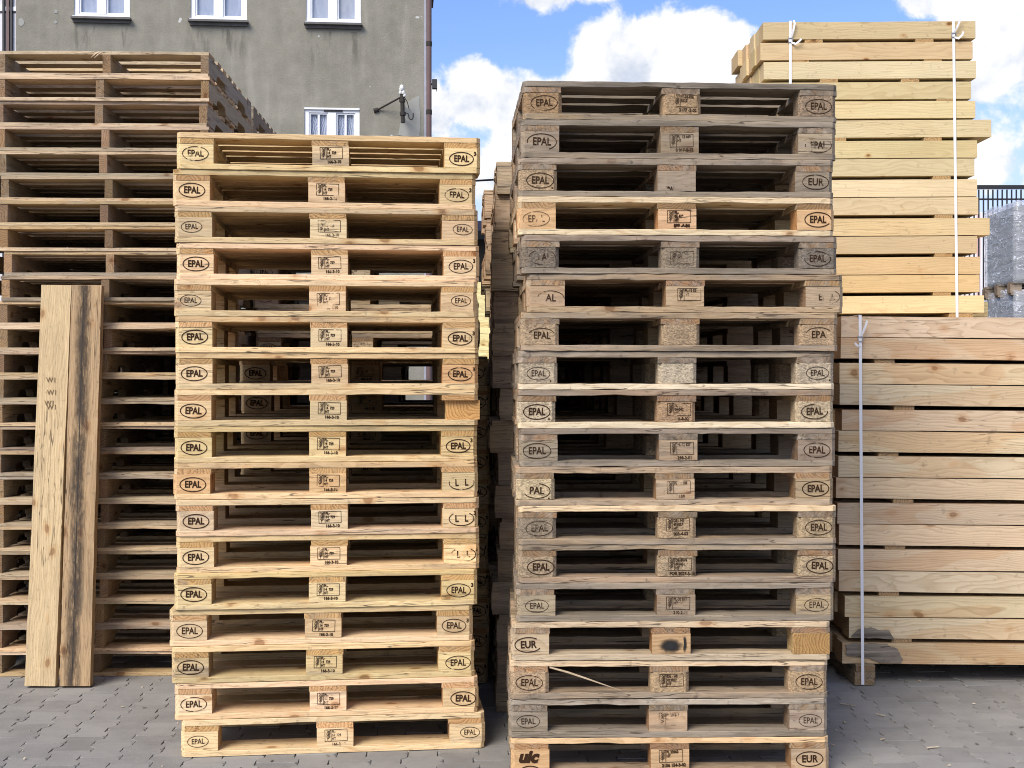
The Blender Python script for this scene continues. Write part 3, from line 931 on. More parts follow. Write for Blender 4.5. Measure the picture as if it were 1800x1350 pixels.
def char_mark(bo, wd):
    """scorched patch on the middle block, burnt into a shallow plate of char"""
    mb = MB()
    rn = random.Random(5)
    pts = []
    for k in range(18):
        a = 2 * math.pi * k / 18
        rx = 0.050 * (1 + 0.18 * math.sin(3 * a + 1)) * rn.uniform(0.9, 1.1)
        rz_ = 0.031 * rn.uniform(0.85, 1.1)
        pts.append((-0.010 + rx * math.cos(a), -0.006 + rz_ * math.sin(a)))
    mb.prism_xz(pts, -0.0006, 0.0006)
    mb.build('scorch', M['scorch'], bo, (0, -wd / 2 - 0.0012, 0))
    mb2 = MB()
    mb2.prism_xz([(0.040, -0.037), (0.058, -0.037), (0.060, 0.0), (0.057, 0.037), (0.043, 0.037), (0.047, 0.0)], -0.0005, 0.0005)
    mb2.build('scorch', M['scorch'], bo, (0, -wd / 2 - 0.0012, 0))


m, g, b, o = new_mat('scorched_wood')
t = g.new('ShaderNodeTexCoord')
sg = g.new('ShaderNodeSeparateXYZ')
g.put(sg.inputs[0], t.outputs['Generated'])
dx_ = g.math('SUBTRACT', sg.outputs[0], 0.5)
dz_ = g.math('SUBTRACT', sg.outputs[2], 0.5)
q_ = g.math('SQRT', g.math('ADD', g.math('MULTIPLY', dx_, dx_), g.math('MULTIPLY', dz_, dz_)))
nn = g.noise(t.outputs['Object'], 60.0, 4.0, 0.6)
keep = g.maprange(g.math('ADD', q_, g.math('MULTIPLY', g.math('SUBTRACT', nn, 0.5), 0.26)), 0.50, 0.08)
tr = g.new('ShaderNodeBsdfTransparent')
mx = g.new('ShaderNodeMixShader')
g.put(mx.inputs[0], g.math('MULTIPLY', keep, 0.9))
g.l.new(tr.outputs[0], mx.inputs[1]); g.l.new(b.outputs[0], mx.inputs[2]); g.l.new(mx.outputs[0], o.inputs[0])
b.inputs['Base Color'].default_value = (0.016, 0.015, 0.015, 1)
b.inputs['Roughness'].default_value = 0.85
M['scorch'] = m


def slanted_letters(bo, wd):
    """heavy slanted lower-case lettering, a swoosh below"""
    mb = MB()
    vs, fs = text_poly('uic', 0.062, 0.0034, 1.0)
    vs = [Vector((v.x + v.z * 0.28, v.y, v.z)) for v in vs]
    mb.add(shift(vs, -0.004, 0.008), fs)
    oval(mb, 0.0, -0.06, 0.048, 0.034, 0.0038, 25, 155, 20)
    mb.build('stamp', M['ink'], bo, (0.0, -wd / 2 - 0.0012, 0.004), color=(1, 1, 1, 0.02))


for i in range(18):
    z = (17 - i) * 0.1452
    D_ = DR + rr_.uniform(-0.008, 0.008)
    X = (R_EDGE[i] - 900.0) * D_ / F
    sp = R_SPEC[i]
    if i == 14: sp['extra'] = {1: char_mark}
    if i == 17: sp['extra'] = {0: slanted_letters}
    make_pallet('weathered pallet, %s of the grey front stack, %s' % (ORD[i], R_NOTE[i]), 'pallets of the grey front stack', (X, D_, z), R(R_ROT[i]), 0.8, sp, rr_, True)

# ------------------------------------------------------------------ pallets standing behind, each one mesh
def whole_pallet_mesh(depth, seed):
    rn = random.Random(seed)
    mb = MB()
    T, BH = 0.022, 0.078
    deck = [(0.0, 0.145), (0.18625, 0.1), (0.3275, 0.145), (0.51375, 0.1), (0.655, 0.145)] if depth < 0.9 else [(0.0, 0.145), (0.1725, 0.1), (0.30, 0.1), (0.4275, 0.145), (0.60, 0.1), (0.7275, 0.1), (0.855, 0.145)]
    rows = [(0.0, 0.1), (0.3275, 0.145), (0.7, 0.1)] if depth < 0.9 else [(0.0, 0.145), (0.4275, 0.145), (0.855, 0.145)]
    for (y0, wd) in deck:
        mb.box((0.6 + rn.uniform(-.006, .006), y0 + wd / 2, 2 * T + BH + T / 2), (1.2 + rn.uniform(-.006, .006), wd, T - 0.0006))
    for x in (0.0725, 0.6, 1.1275):
        mb.box((x, depth / 2, T + BH + T / 2), (0.145, depth - 0.004, T - 0.0006))
        for (y0, wd) in rows:
            mb.box((x + rn.uniform(-.005, .005), y0 + wd / 2, T + BH / 2), (0.145, wd - 0.002, BH - 0.0006))
    for (y0, wd) in rows:
        mb.box((0.6, y0 + wd / 2, T / 2), (1.2, wd, T - 0.0006))
    return mb.mesh('pallet', M['pine'])


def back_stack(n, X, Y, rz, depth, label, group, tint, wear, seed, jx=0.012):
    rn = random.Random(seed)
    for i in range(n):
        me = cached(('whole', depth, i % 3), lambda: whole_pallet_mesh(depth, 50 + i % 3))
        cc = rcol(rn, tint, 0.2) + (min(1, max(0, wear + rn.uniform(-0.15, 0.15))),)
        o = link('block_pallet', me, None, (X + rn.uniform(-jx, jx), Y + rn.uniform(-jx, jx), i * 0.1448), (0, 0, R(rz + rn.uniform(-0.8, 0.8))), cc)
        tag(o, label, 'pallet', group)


# second row right behind the pale stack: shoulder high, in its shade, with branded right blocks
rb = random.Random(31)
for i in range(11):
    px = 423 + rb.uniform(-3, 3)
    D_ = 6.16
    spec = dict(tint=(0.50, 0.36, 0.19), wear=0.12, stamps=[(oval_stamp('EPAL', bold_), 0.1, 0.003, 0), (code_stamp(C729, '166-3-10', 0.0005), 0.3, 0, 0), (oval_stamp('EPAL', bold_, 1.0, True), 0.1, 0.004, 0)])
    make_pallet('pine pallet in the shaded shoulder-high stack right behind the yellow front stack', 'pallets of the shaded stack behind the yellow one', ((px - 900) * D_ / F, D_, (10 - i) * 0.1455), R(5.0), 1.0, spec, rb)
# third row, seen through the openings of the front stack
rc = random.Random(37)
for i in range(16):
    px = 447 + rc.uniform(-6, 6)
    D_ = 7.35
    spec = dict(tint=(0.50, 0.39, 0.25), wear=0.30, stamps=[(oval_stamp('EPAL', med_, 0.9), 0.1, 0.0, 0), (code_stamp(('PL-12 521', 'HT', ''), ''), 0.4, 0, 0), (oval_stamp('EPAL', med_, 0.9), 0.1, 0.0, 0)] if i < 6 else None)
    make_pallet('worn pallet in the third stack, seen only through openings of the yellow front stack', 'pallets of the third stack behind the yellow one', ((px - 900) * D_ / F, D_, (15 - i) * 0.1455), R(2.0), 0.8, spec, rc, True)
# the grey row goes on behind the front right stack
back_stack(17, (871 - 900) * 5.70 / F, 5.72, 2.0, 0.8, 'weathered pallet in the second grey stack, just behind the front one', 'pallets of the second grey stack', (0.46, 0.34, 0.22), 0.34, 41, 0.026)
back_stack(17, (862 - 900) * 6.60 / F, 6.62, 2.5, 0.8, 'weathered pallet in the third grey stack back along the gap', 'pallets of the third grey stack', (0.46, 0.34, 0.22), 0.34, 43, 0.034)
back_stack(16, (857 - 900) * 7.50 / F, 7.52, 2.0, 0.8, 'weathered pallet in the last grey stack back along the gap', 'pallets of the last grey stack', (0.44, 0.34, 0.22), 0.38, 47, 0.034)

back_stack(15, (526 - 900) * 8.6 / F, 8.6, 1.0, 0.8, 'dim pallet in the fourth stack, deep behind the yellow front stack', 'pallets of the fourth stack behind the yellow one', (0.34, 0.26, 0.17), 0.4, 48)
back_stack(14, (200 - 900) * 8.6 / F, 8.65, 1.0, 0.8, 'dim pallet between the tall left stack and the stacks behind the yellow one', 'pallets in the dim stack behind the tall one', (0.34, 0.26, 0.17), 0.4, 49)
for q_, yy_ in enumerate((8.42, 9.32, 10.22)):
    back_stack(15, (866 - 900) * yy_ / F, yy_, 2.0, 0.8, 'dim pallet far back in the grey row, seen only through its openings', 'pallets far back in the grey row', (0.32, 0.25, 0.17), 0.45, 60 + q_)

# splinter hanging in the opening of a grey pallet
mb = MB()
a_, b_2 = at(966, 1173, DR - 0.006), at(1092, 1214, DR - 0.012)
mid = (a_ + b_2) / 2 + Vector((0, -0.006, 0.004))
mb.tube([a_, a_.lerp(mid, 0.5) + Vector((0, 0, 0.002)), mid, b_2], [0.0035, 0.0040, 0.0034, 0.0012], 6)
tag(mb.build('wood_splinter', M['pine'], color=(0.46, 0.36, 0.24, 0.25)), 'long thin wood splinter hanging across the opening of a grey pallet', 'splinter')

# ------------------------------------------------------------------ tall stacks of slatted pallets on the left
TW, TD, TH = 1.055, 1.19, 0.1250


def notch_mesh(seed):
    rn = random.Random(seed)
    zt_, zb_ = 0.091, 0.0
    h_ = 0.038
    poly = [(0, zb_), (0.19, zb_), (0.205, h_ * 0.7), (0.225, h_), (0.395, h_), (0.415, h_ * 0.7), (0.43, zb_), (0.76, zb_), (0.775, h_ * 0.7), (0.795, h_), (0.965, h_), (0.985, h_ * 0.7), (1.0, zb_), (TD, zb_), (TD, zt_), (0, zt_)]
    n = len(poly)
    th = 0.040
    # local X along the runner
    vs = [(p[0], -th / 2 + rn.uniform(-.0008, .0008), p[1]) for p in poly] + [(p[0], th / 2 + rn.uniform(-.0008, .0008), p[1]) for p in poly]
    fs = [tuple(range(n)), tuple(range(2 * n - 1, n - 1, -1))] + [(i, i + n, (i + 1) % n + n, (i + 1) % n) for i in range(n)]
    mb = MB().add(vs, fs)
    return mb.mesh('stringer', M['pine'])


def slat_pallet(label, group, loc, rz, rn, simple=False, topmost=False):
    root = thing('slatted_pallet', label, 'pallet', loc, rz, group)
    tint = (0.49, 0.375, 0.245)
    wear = 0.24
    pk_ = rn.uniform(0.80, 1.10)
    def colour(e=0.0):
        k = rn.random()
        if e == 0.0: base = (0.34, 0.272, 0.19) if k < 0.75 else ((0.40, 0.31, 0.20) if k < 0.9 else (0.25, 0.20, 0.15))
        else: base = tint if k < 0.7 else ((0.50, 0.36, 0.20) if k < 0.88 else (0.30, 0.24, 0.17))
        base = tuple(c_ * pk_ for c_ in base)
        return rcol(rn, base, 0.20) + (min(1, max(0, wear + e + rn.uniform(-0.18, 0.22))),)
    for x in (0.021, TW / 2 + rn.uniform(-0.02, 0.02), TW - 0.021):
        k = rn.randrange(3)
        me = cached(('notch', k), lambda: notch_mesh(k))
        link('stringer', me, root, (x, 0.0, 0.017), (0, 0, R(90)), colour())
    tops = [(0.0, 0.135), (0.20, 0.09), (0.345, 0.09), (0.49, 0.09), (0.645, 0.09), (0.80, 0.09), (TD - 0.135, 0.135)]
    bots = [(0.0, 0.10), (0.45, 0.10), (0.60, 0.10), (TD - 0.10, 0.10)]
    for j, (y0, wd) in enumerate(tops):
        kk = rn.randrange(99)
        me = cached(('slat', wd, kk % (5 if j == 0 else 2), j == 0), lambda: plank_mesh(TW, wd, 0.017, M['pine'], (0, 0), (0, 0), 10, 0.0014, 500 + kk % 5, 0.0012, 0.004 if j == 0 and kk % 2 else 0.0))
        link('deck_board', me, root, (TW / 2 + rn.uniform(-.004, .004), y0 + wd / 2 + (rn.uniform(-.004, .001) if j == 0 else 0), TH - 0.0085), color=colour(0.06))
    for j, (y0, wd) in enumerate(bots):
        kk = rn.randrange(99)
        me = cached(('slat', wd, kk % (5 if j == 0 else 2), j == 0), lambda: plank_mesh(TW, wd, 0.017, M['pine'], (0, 0), (0, 0), 10, 0.0014, 520 + kk % 5, 0.0012, 0.003 if j == 0 and kk % 2 else 0.0))
        link('bottom_board', me, root, (TW / 2 + rn.uniform(-.004, .004), y0 + wd / 2 + (rn.uniform(-.004, .001) if j == 0 else 0), 0.0083), color=colour(0.06))
    return root


rt = random.Random(53)
T_EDGE = [367, 367, 362, 366, 366, 368, 369, 369, 370, 371] + [366] * 15
T_LEFT = [-3, -4, -6, -5, 2, 6, 5, 4, 12, 9, 4, 1, -2, -3, -5, -5, -6, -6, -6, -6, -6, -6, -6, -6, -6]
DT = 6.40
for i in range(25):
    px = T_LEFT[i] - 4 + rt.uniform(-3, 3)
    slat_pallet('brown slatted pallet, %s of the tall stack behind the leaning planks' % ORD[i], 'pallets of the tall left stack',
                ((px - 900) * DT / F, DT + rt.uniform(-0.006, 0.006), (24 - i) * 0.1252), R(1.4 + rt.uniform(-0.6, 0.6)), rt)
# splintered end of the top front board
mb = MB()
for (x0, y0, x1, y1, r_) in ((174, 92, 160, 101, 0.005), (178, 93, 166, 102, 0.004), (165, 92, 122, 95, 0.005)):
    mb.tube([at(x0, y0, DT - 0.004), at((x0 + x1) / 2, (y0 + y1) / 2 - 1, DT - 0.015), at(x1, y1, DT - 0.02)], [r_, r_ * 0.8, 0.001], 5)
tag(mb.build('wood_splinter', M['pine'], color=(0.60, 0.48, 0.33, 0.15)), 'torn splinters sticking out of the top board of the tall stack', 'splinter')


def slat_whole():
    mb = MB()
    for x in (0.021, TW / 2, TW - 0.021):
        mb.box((x, 0.095, 0.017 + 0.0455), (0.04, 0.19, 0.0905))
        mb.box((x, TD - 0.095, 0.017 + 0.0455), (0.04, 0.19, 0.0905))
        mb.box((x, 0.595, 0.017 + 0.0455), (0.04, 0.33, 0.0905))
        mb.box((x, 0.31, 0.017 + 0.065), (0.04, 0.24, 0.0525))
        mb.box((x, 0.88, 0.017 + 0.065), (0.04, 0.24, 0.0525))
    for (y0, wd) in [(0.0, 0.135), (0.20, 0.09), (0.345, 0.09), (0.49, 0.09), (0.645, 0.09), (0.80, 0.09), (TD - 0.135, 0.135)]:
        mb.box((TW / 2, y0 + wd / 2, TH - 0.0085), (TW, wd, 0.0165))
    for (y0, wd) in [(0.0, 0.10), (0.45, 0.10), (0.60, 0.10), (TD - 0.10, 0.10)]:
        mb.box((TW / 2, y0 + wd / 2, 0.0083), (TW, wd, 0.0163))
    return mb.mesh('slatted_pallet', M['pine'])


swm = slat_whole()
for i in range(25):
    o = link('slatted_pallet', swm, None, ((445 - 900) * 7.68 / F - TW + rt.uniform(-.01, .01), 7.68, i * 0.1252), (0, 0, R(1.6)), rcol(rt, (0.40, 0.33, 0.24), 0.15) + (0.45,))
    tag(o, 'grey brown slatted pallet in the stack just behind the tall left one', 'pallet', 'pallets of the second tall stack')
for i in range(25):  # unseen stack added outside the frame, stops light coming through the notches
    o = link('slatted_pallet', swm, None, ((T_LEFT[12] - 40 - 900) * DT / F - TW + rt.uniform(-.015, .015), DT + 0.06, i * 0.1252), (0, 0, R(1.2)), rcol(rt, (0.36, 0.28, 0.19), 0.15) + (0.4,))
    tag(o, 'slatted pallet added beside the tall left stack, out of view, blocking light through its notches', 'pallet', 'pallets added beside the tall left stack to block light')

# loose offcuts lying inside the lower left openings are left to the wood_chips below

# ------------------------------------------------------------------ two planks leaning on the tall stack
def leaning_plank(label, xb0, xb1, yb, xt0, xt1, yt, tint, wear, seed, streak=False, marks=False):
    th = 0.045
    Yb, Yt = H * F / (yb - HZ), DT - 0.012 - th
    B = at((xb0 + xb1) / 2, yb, Yb); B.z = 0.006
    Tp = at((xt0 + xt1) / 2, yt, Yt)
    W_ = 0.1475
    d = Tp - B
    L_ = d.length
    ax = d.normalized()
    nrm = Vector((0, -1, 0)) - ax * Vector((0, -1, 0)).dot(ax)
    nrm.normalize()
    # local X = along plank, local -Y = left/right edge, local Z = face normal
    yv = nrm.cross(ax)
    rot = Matrix((ax, yv, nrm)).transposed().to_euler()
    me = plank_mesh(L_, W_, th, M['plank'], (0, 0), (0, 0), 16, 0.002, seed, 0.003, 0, 'leaning_plank')
    root = thing('leaning_plank', label, 'plank', B, 0, 'planks leaning on the tall left stack')
    o = link('board', me, root, (B + Tp) / 2 - B - nrm * (th / 2) * 0, rot, tint + (wear,))
    if streak:
        mbs = MB()
        rn = random.Random(8)
        n = 30
        vs, fs = [], []
        for k in range(n + 1):
            x_ = -L_ / 2 + 0.002 + (L_ - 0.004) * k / n
            w0 = 0.034 + rn.uniform(0, 0.014)
            cy = 0.012 + 0.008 * math.sin(k * 0.5)
            vs += [(x_, cy - w0, th / 2 + 0.0022), (x_, cy + w0, th / 2 + 0.0022), (x_, cy - w0, th / 2 + 0.0018), (x_, cy + w0, th / 2 + 0.0018)]
        for k in range(n):
            a = k * 4
            fs += [(a, a + 4, a + 5, a + 1), (a + 2, a + 3, a + 7, a + 6)]
        mbs.add(vs, fs)
        mbs.build('dark_streak', M['streak'], o)
        # heart crack
        mc = MB()
        mc.box((0, 0.014, th / 2 + 0.0028), (L_ * 0.97, 0.0024, 0.0006))
        mc.build('crack', M['darkdirt'], o)
    if marks:
        for (dz, dx) in ((669, 82), (691, 84), (710, 80), (717, 84)):
            vs, fs = text_poly('W1', 0.036, 0.0, 0.9)
            mbm = MB().add(vs, fs)
            Pm = at(dx, dz, 6.22)
            frac = (Pm.z - B.z) / d.z
            lo = -L_ / 2 + L_ * frac
            # letters face the viewer, upright
            offx = (Pm.x - (B.x + d.x * frac))
            ob = mbm.build('stamp', M['faint'], o, color=(1, 1, 1, 0.05))
            ob.matrix_local = Matrix(((0, 0, 1, lo), (-1, 0, 0, -offx), (0, -1, 0, th / 2 + 0.0024), (0, 0, 0, 1)))
    return root


M['faint'] = burn_ink('faint_print', (0.20, 0.135, 0.08))
M['plank'] = wood('plank_wood', ring=0.8, knots=0.8, fibre=0.24)
m, g, b, o = new_mat('black_streak')
t = g.new('ShaderNodeTexCoord')
n1 = g.noise(g.scalevec(t.outputs['Object'], (5.0, 34.0, 34.0)), 1.0, 6.0, 0.72)
n2 = g.noise(g.scalevec(t.outputs['Object'], (30.0, 110.0, 110.0)), 1.0, 3.0, 0.7)
sg = g.new('ShaderNodeSeparateXYZ')
g.put(sg.inputs[0], t.outputs['Generated'])
ce = g.maprange(g.math('ABSOLUTE', g.math('SUBTRACT', sg.outputs[1], 0.5)), 0.48, 0.0)
tr = g.new('ShaderNodeBsdfTransparent')
mx = g.new('ShaderNodeMixShader')
vv = g.math('ADD', g.math('MULTIPLY', n1, 0.7), g.math('MULTIPLY', n2, 0.4))
g.put(mx.inputs[0], g.math('MULTIPLY', g.math('MULTIPLY', g.maprange(vv, 0.36, 0.74), ce), 0.80))
g.l.new(tr.outputs[0], mx.inputs[1]); g.l.new(b.outputs[0], mx.inputs[2]); g.l.new(mx.outputs[0], o.inputs[0])
b.inputs['Base Color'].default_value = (0.075, 0.056, 0.042, 1)
b.inputs['Roughness'].default_value = 0.9
M['streak'] = m
leaning_plank('pale plank leaning on the tall pallet stack, left one of the pair', 43, 103, 1207, 78, 126, 502, (0.52, 0.40, 0.235), 0.12, 61, False, True)
leaning_plank('plank with a long black streak leaning on the tall pallet stack', 105, 163, 1207, 127, 183, 502, (0.37, 0.26, 0.15), 0.24, 62, True, False)

# ------------------------------------------------------------------ timber bundles on the right
rbm = random.Random(71)


def beam_colour(rn, bright):
    k = rn.random()
    base = (0.58, 0.465, 0.300) if k < 0.6 else ((0.55, 0.425, 0.27) if k < 0.8 else (0.60, 0.495, 0.33))
    c_ = rcol(rn, base, 0.08)
    return (c_[0] * bright, c_[1] * bright, c_[2] * bright, rn.uniform(0.0, 0.12))


# lower bundle
DLW = 6.24
t_, g_ = 0.1008, 0.0215
ND, WB = 7, 0.135
X0 = (1476 - 900) * DLW / F
LLEN = 2.75
z = 0.100 + 0.030
rows = []
zz_ = 0.100
for r_ in range(15):      # from the bottom
    rows.append(zz_)
    zz_ += t_ + 0.0022
    if r_ % 2 == 0 and r_ < 14: zz_ += g_
ZLT = zz_
ROWN = ['topmost row', 'second row from top', 'third row from top', 'fourth row from top', 'fifth row from top', 'sixth row from top', 'seventh row from top', 'eighth row from top', 'seventh row from the bottom',
        'sixth row from the bottom', 'fifth row from the bottom', 'fourth row from the bottom', 'third row from the bottom', 'second row from the bottom', 'bottom row']
SL = R(0.50)
LBACK = True
XOFF = [1479, 1478, 1476, 1476, 1480, 1474, 1474, 1470, 1472, 1475, 1474, 1475, 1485, 1493, 1481]
for k in range(15):
    r_ = 14 - k           # k counts from the top
    for j in range(ND):
        me = cached(('lbeam', (k * 3 + j) % 4), lambda: plank_mesh(LLEN, WB - 0.002, t_, M['beam'], (0, 0), (0, 0), 14, 0.0016, 700 + (k * 3 + j) % 4, 0.0022, 0, 'squared_timber'))
        xs_ = (XOFF[k] - 900) * DLW / F + (rbm.uniform(-0.035, 0.02) if j else 0.0)
        sl = (R(0.42) if r_ % 2 == 0 else R(0.74)) + rbm.uniform(-0.0008, 0.0008)
        o = link('squared_timber', me, None, (xs_ + LLEN / 2, DLW + WB / 2 + j * WB + (rbm.uniform(0.0, 0.007) if j == 0 else 0.004), rows[r_] + t_ / 2 - math.sin(sl) * LLEN / 2 + 0.0), (0, sl, 0), (lambda c_: (c_[0], c_[1] * 0.97, c_[2] * 0.96, c_[3]))(beam_colour(rbm, 1.02)))
        if j == 0:
            tag(o, 'long sawn timber, front face of the lower bundle, %s' % ROWN[k], 'timber', 'timbers of the lower timber bundle')
            if k == 14:
                o.color = (0.50, 0.37, 0.22, 0.24)
        else:
            tag(o, 'sawn timber packed behind the front face of the lower timber bundle', 'timber', 'timbers hidden inside the lower timber bundle')
# grey bark patch at the left end of the two lowest front beams
m, g, b, o = new_mat('grey_bark')
t = g.new('ShaderNodeTexCoord')
n1 = g.noise(t.outputs['Object'], 30.0, 5.0, 0.65)
c = g.mix(n1, (0.07, 0.06, 0.05), (0.23, 0.205, 0.17))
g.l.new(c, b.inputs['Base Color'])
b.inputs['Roughness'].default_value = 0.95
bp = g.new('ShaderNodeBump'); bp.inputs['Strength'].default_value = 0.8; bp.inputs['Distance'].default_value = 0.01
g.l.new(n1, bp.inputs['Height']); g.l.new(bp.outputs[0], b.inputs['Normal'])
M['bark'] = m
rnb = random.Random(3)
FB = [o for o in COL.objects if o.get('label', '').startswith('long sawn timber, front face of the lower')]


def bark_patch(owner, pxpts, name='bark_patch'):
    mb = MB()
    poly = []
    n_ = len(pxpts)
    for i, (x_, y_) in enumerate(pxpts):
        x2, y2 = pxpts[(i + 1) % n_]
        for q in range(5):
            f = q / 5.0
            P_ = at(x_ + (x2 - x_) * f + rnb.uniform(-1.4, 1.4), y_ + (y2 - y_) * f + rnb.uniform(-1.0, 1.0), DLW)
            poly.append((P_.x, P_.z))
    mb.prism_xz(poly, DLW - 0.0045, DLW - 0.0012)
    bpy.context.view_layer.update()
    ob = mb.build(name, M['plank'], color=(0.20, 0.17, 0.14, 0.95))
    ob.parent = owner
    ob.matrix_parent_inverse = owner.matrix_world.inverted()


bark_patch(FB[13], [(1496, 1119), (1512, 1104), (1530, 1103), (1545, 1107), (1562, 1108), (1570, 1120), (1572, 1124)])
bark_patch(FB[14], [(1487, 1133), (1510, 1130), (1560, 1133), (1577, 1140), (1586, 1158), (1583, 1166), (1545, 1164), (1528, 1157), (1487, 1152)])

# spacer sticks of the lower bundle
for k, (xa, xb) in enumerate([(1537, 1576), (1573, 1609), (1545, 1581), (1572, 1607), (1557, 1593), (1547, 1581), (1569, 1604)]):
    r_ = 14 - (2 * k + 1)             # gap above this row (rows from bottom)
    zz0 = rows[r_ - 1] + t_ if False else None
    top_of = rows[12 - 2 * k] + t_
    xc = at((xa + xb) / 2, 700, DLW).x
    drop = math.sin(SL) * (xc - X0)
    me = cached(('stick', 0), lambda: plank_mesh(0.93, 0.098, 0.0212, M['pine'], (0, 0), (0, 0), 6, 0.0008, 801, 0.0012, 0, 'spacer_stick'))
    for q, xx in enumerate((xc, xc + 1.55)):
        o = link('spacer_stick', me, None, (xx, DLW + 0.475 + 0.002, top_of + 0.0122 - math.sin(SL) * (xx - X0)), (0, SL, R(90)) if False else (0, 0, R(90)), (0.40, 0.32, 0.21, 0.3))
        tag(o, ('spacer in gap %s from the top of the lower timber bundle, near the strap' % ['one', 'two', 'three', 'four', 'five', 'six', 'seven'][k]) if q == 0 else 'flat wooden spacer at the far right end of the lower timber bundle', 'spacer', 'spacers between timber layers')
# bearers under the lower bundle
for q, xa in enumerate((1518, 0)):
    xx = at(1518, 1180, DLW).x if q == 0 else X0 + LLEN - 0.35
    zt_ = 0.0985 - math.sin(SL) * (xx - X0)
    hh = zt_
    root = thing('bearer', 'short stacked wooden bearer on the paving under the lower timber bundle, below the strap' if q == 0 else 'wooden bearer under the right end of the lower timber bundle', 'bearer', (xx, DLW - 0.02, 0))
    for s_ in range(3):
        me = plank_mesh(1.0, 0.098 - 0.006 * (s_ == 2), hh / 3 - 0.001, M['pine'], (0, 0), (0, 0), 6, 0.0015, 810 + s_, 0.004, 0, 'batten')
        link('batten', me, root, (0.002 * s_, 0.5, hh / 6 + s_ * hh / 3), (0, 0, R(90)), (0.30, 0.245, 0.165, 0.42))

# upper bundle
DUP = 6.93
ULEN = 1.150
tu, gu = 0.0930, 0.0175
URIGHT = [1715, 1710, 1716, 1707, 1715, 1743, 1718, 1713, 1718, 1720, 1740, 1718, 1723, 1722, 1730]
UGAP = [1, 0.5, 1, 0.5, 0.5, 1, 0.2, 1, 0.2, 1, 0.2, 1, 0.2, 1]     # gap under row k from the top
ZU0 = H + (HZ - 38) * DUP / F
zt_u = ZU0
urows = []
for k in range(15):
    urows.append(zt_u - tu)
    zt_u -= tu
    if k < 14: zt_u -= 0.0012 + gu * UGAP[k] * (1.554 - 15 * tu) / 0.155 * 1.0
SU = R(-0.35)
NU, WU = 7, 0.117
for k in range(15):
    for j in range(NU):
        me = cached(('ubeam', (k * 3 + j) % 4), lambda: plank_mesh(ULEN, WU - 0.002, tu, M['beam_up'], (0, 0), (0, 0), 8, 0.0014, 720 + (k * 3 + j) % 4, 0.0022, 0, 'squared_timber'))
        xr = (URIGHT[k] - 900) * DUP / F
        dx = rbm.uniform(-0.012, 0.012) if j else 0.0
        if k == 0 and j >= 5: dx -= 0.025
        lenk = 1.0
        o = link('squared_timber', me, None, (xr - ULEN / 2 + dx, DUP + WU / 2 + j * WU, urows[k] + tu / 2), (0, SU + rbm.uniform(-.0006, .0006), 0), (lambda c_: (c_[0] * 1.0, c_[1] * 0.975, c_[2] * 0.84, c_[3] * 0.5))(beam_colour(rbm, 1.0)))
        if j == 0: tag(o, 'short sawn timber, front face of the upper bundle, %s' % ROWN[k], 'timber', 'timbers of the upper timber bundle')
        elif k < 3: tag(o, 'short timber of the upper bundle showing its left end above the grey stack', 'timber', 'timber ends at the top of the upper bundle')
        else: tag(o, 'short sawn timber packed inside the upper timber bundle', 'timber', 'timbers hidden inside the upper timber bundle')
USTICK = {0: (1415, 1447), 1: (1624, 1656), 2: (1443, 1473), 3: (1645, 1680), 5: (1625, 1656), 7: (1640, 1672), 9: (1644, 1675), 11: (1644, 1674), 13: (1641, 1672)}
for k, (xa, xb) in USTICK.items():
    gap = urows[k] - (urows[k + 1] + tu)
    xc = at((xa + xb) / 2, 300, DUP).x
    me = plank_mesh(0.80, 0.096, max(0.006, gap - 0.0012), M['pine'], (0, 0), (0, 0), 5, 0.0005, 830 + k, 0.001, 0, 'spacer_stick')
    xm = (URIGHT[k] - 900) * DUP / F - ULEN / 2
    for q, xx in enumerate((xc, 2 * xm - xc)):
        o = link('spacer_stick', me, None, (xx, DUP + 0.402, urows[k] - gap / 2 + math.sin(-SU) * (xx - xm)), (0, 0, R(90)), (0.52, 0.40, 0.22, 0.1))
        tag(o, 'spacer under %s of the upper timber bundle, %s' % (ROWN[k].replace(' from the bottom', ' from below'), 'shown end' if q == 0 else 'opposite end'), 'spacer', 'spacers between timber layers')
ZUB = urows[14]
for q, px_ in enumerate((1400, 1690)):
    xx = at(px_, 550, DUP).x
    hh = ZUB - (ZLT - math.sin(SL) * (xx - X0)) - 0.003
    me = plank_mesh(0.85, 0.13, hh, M['pine'], (0, 0), (0, 0), 5, 0.0008, 850 + q, 0.002, 0, 'bearer')
    o = link('bearer', me, None, (xx, DUP + 0.425, ZUB - hh / 2 - 0.0015), (0, 0, R(90)), (0.50, 0.38, 0.21, 0.15))
    tag(o, 'flat bearer between the two timber bundles, %s' % ('left end' if q == 0 else 'right end'), 'bearer')

# a further pale timber pack behind the upper bundle
mbx = None
for k in range(20):
    me = cached(('pack', 0), lambda: plank_mesh(1.4, 0.9, 0.098, M['beam'], (0, 0), (0, 0), 6, 0.001, 870, 0.002, 0, 'timber_layer'))
    if k == 0:
        packroot = thing('timber_pack', 'pale yellow timber pack standing behind the upper timber bundle', 'timber pack', (at(1735, 500, 8.6).x - 0.7, 8.6, 0))
    link('layer', me, packroot, (rbm.uniform(-.01, .01), 0.45, 0.05 + k * 0.1), color=(0.66, 0.53, 0.27, 0.0))

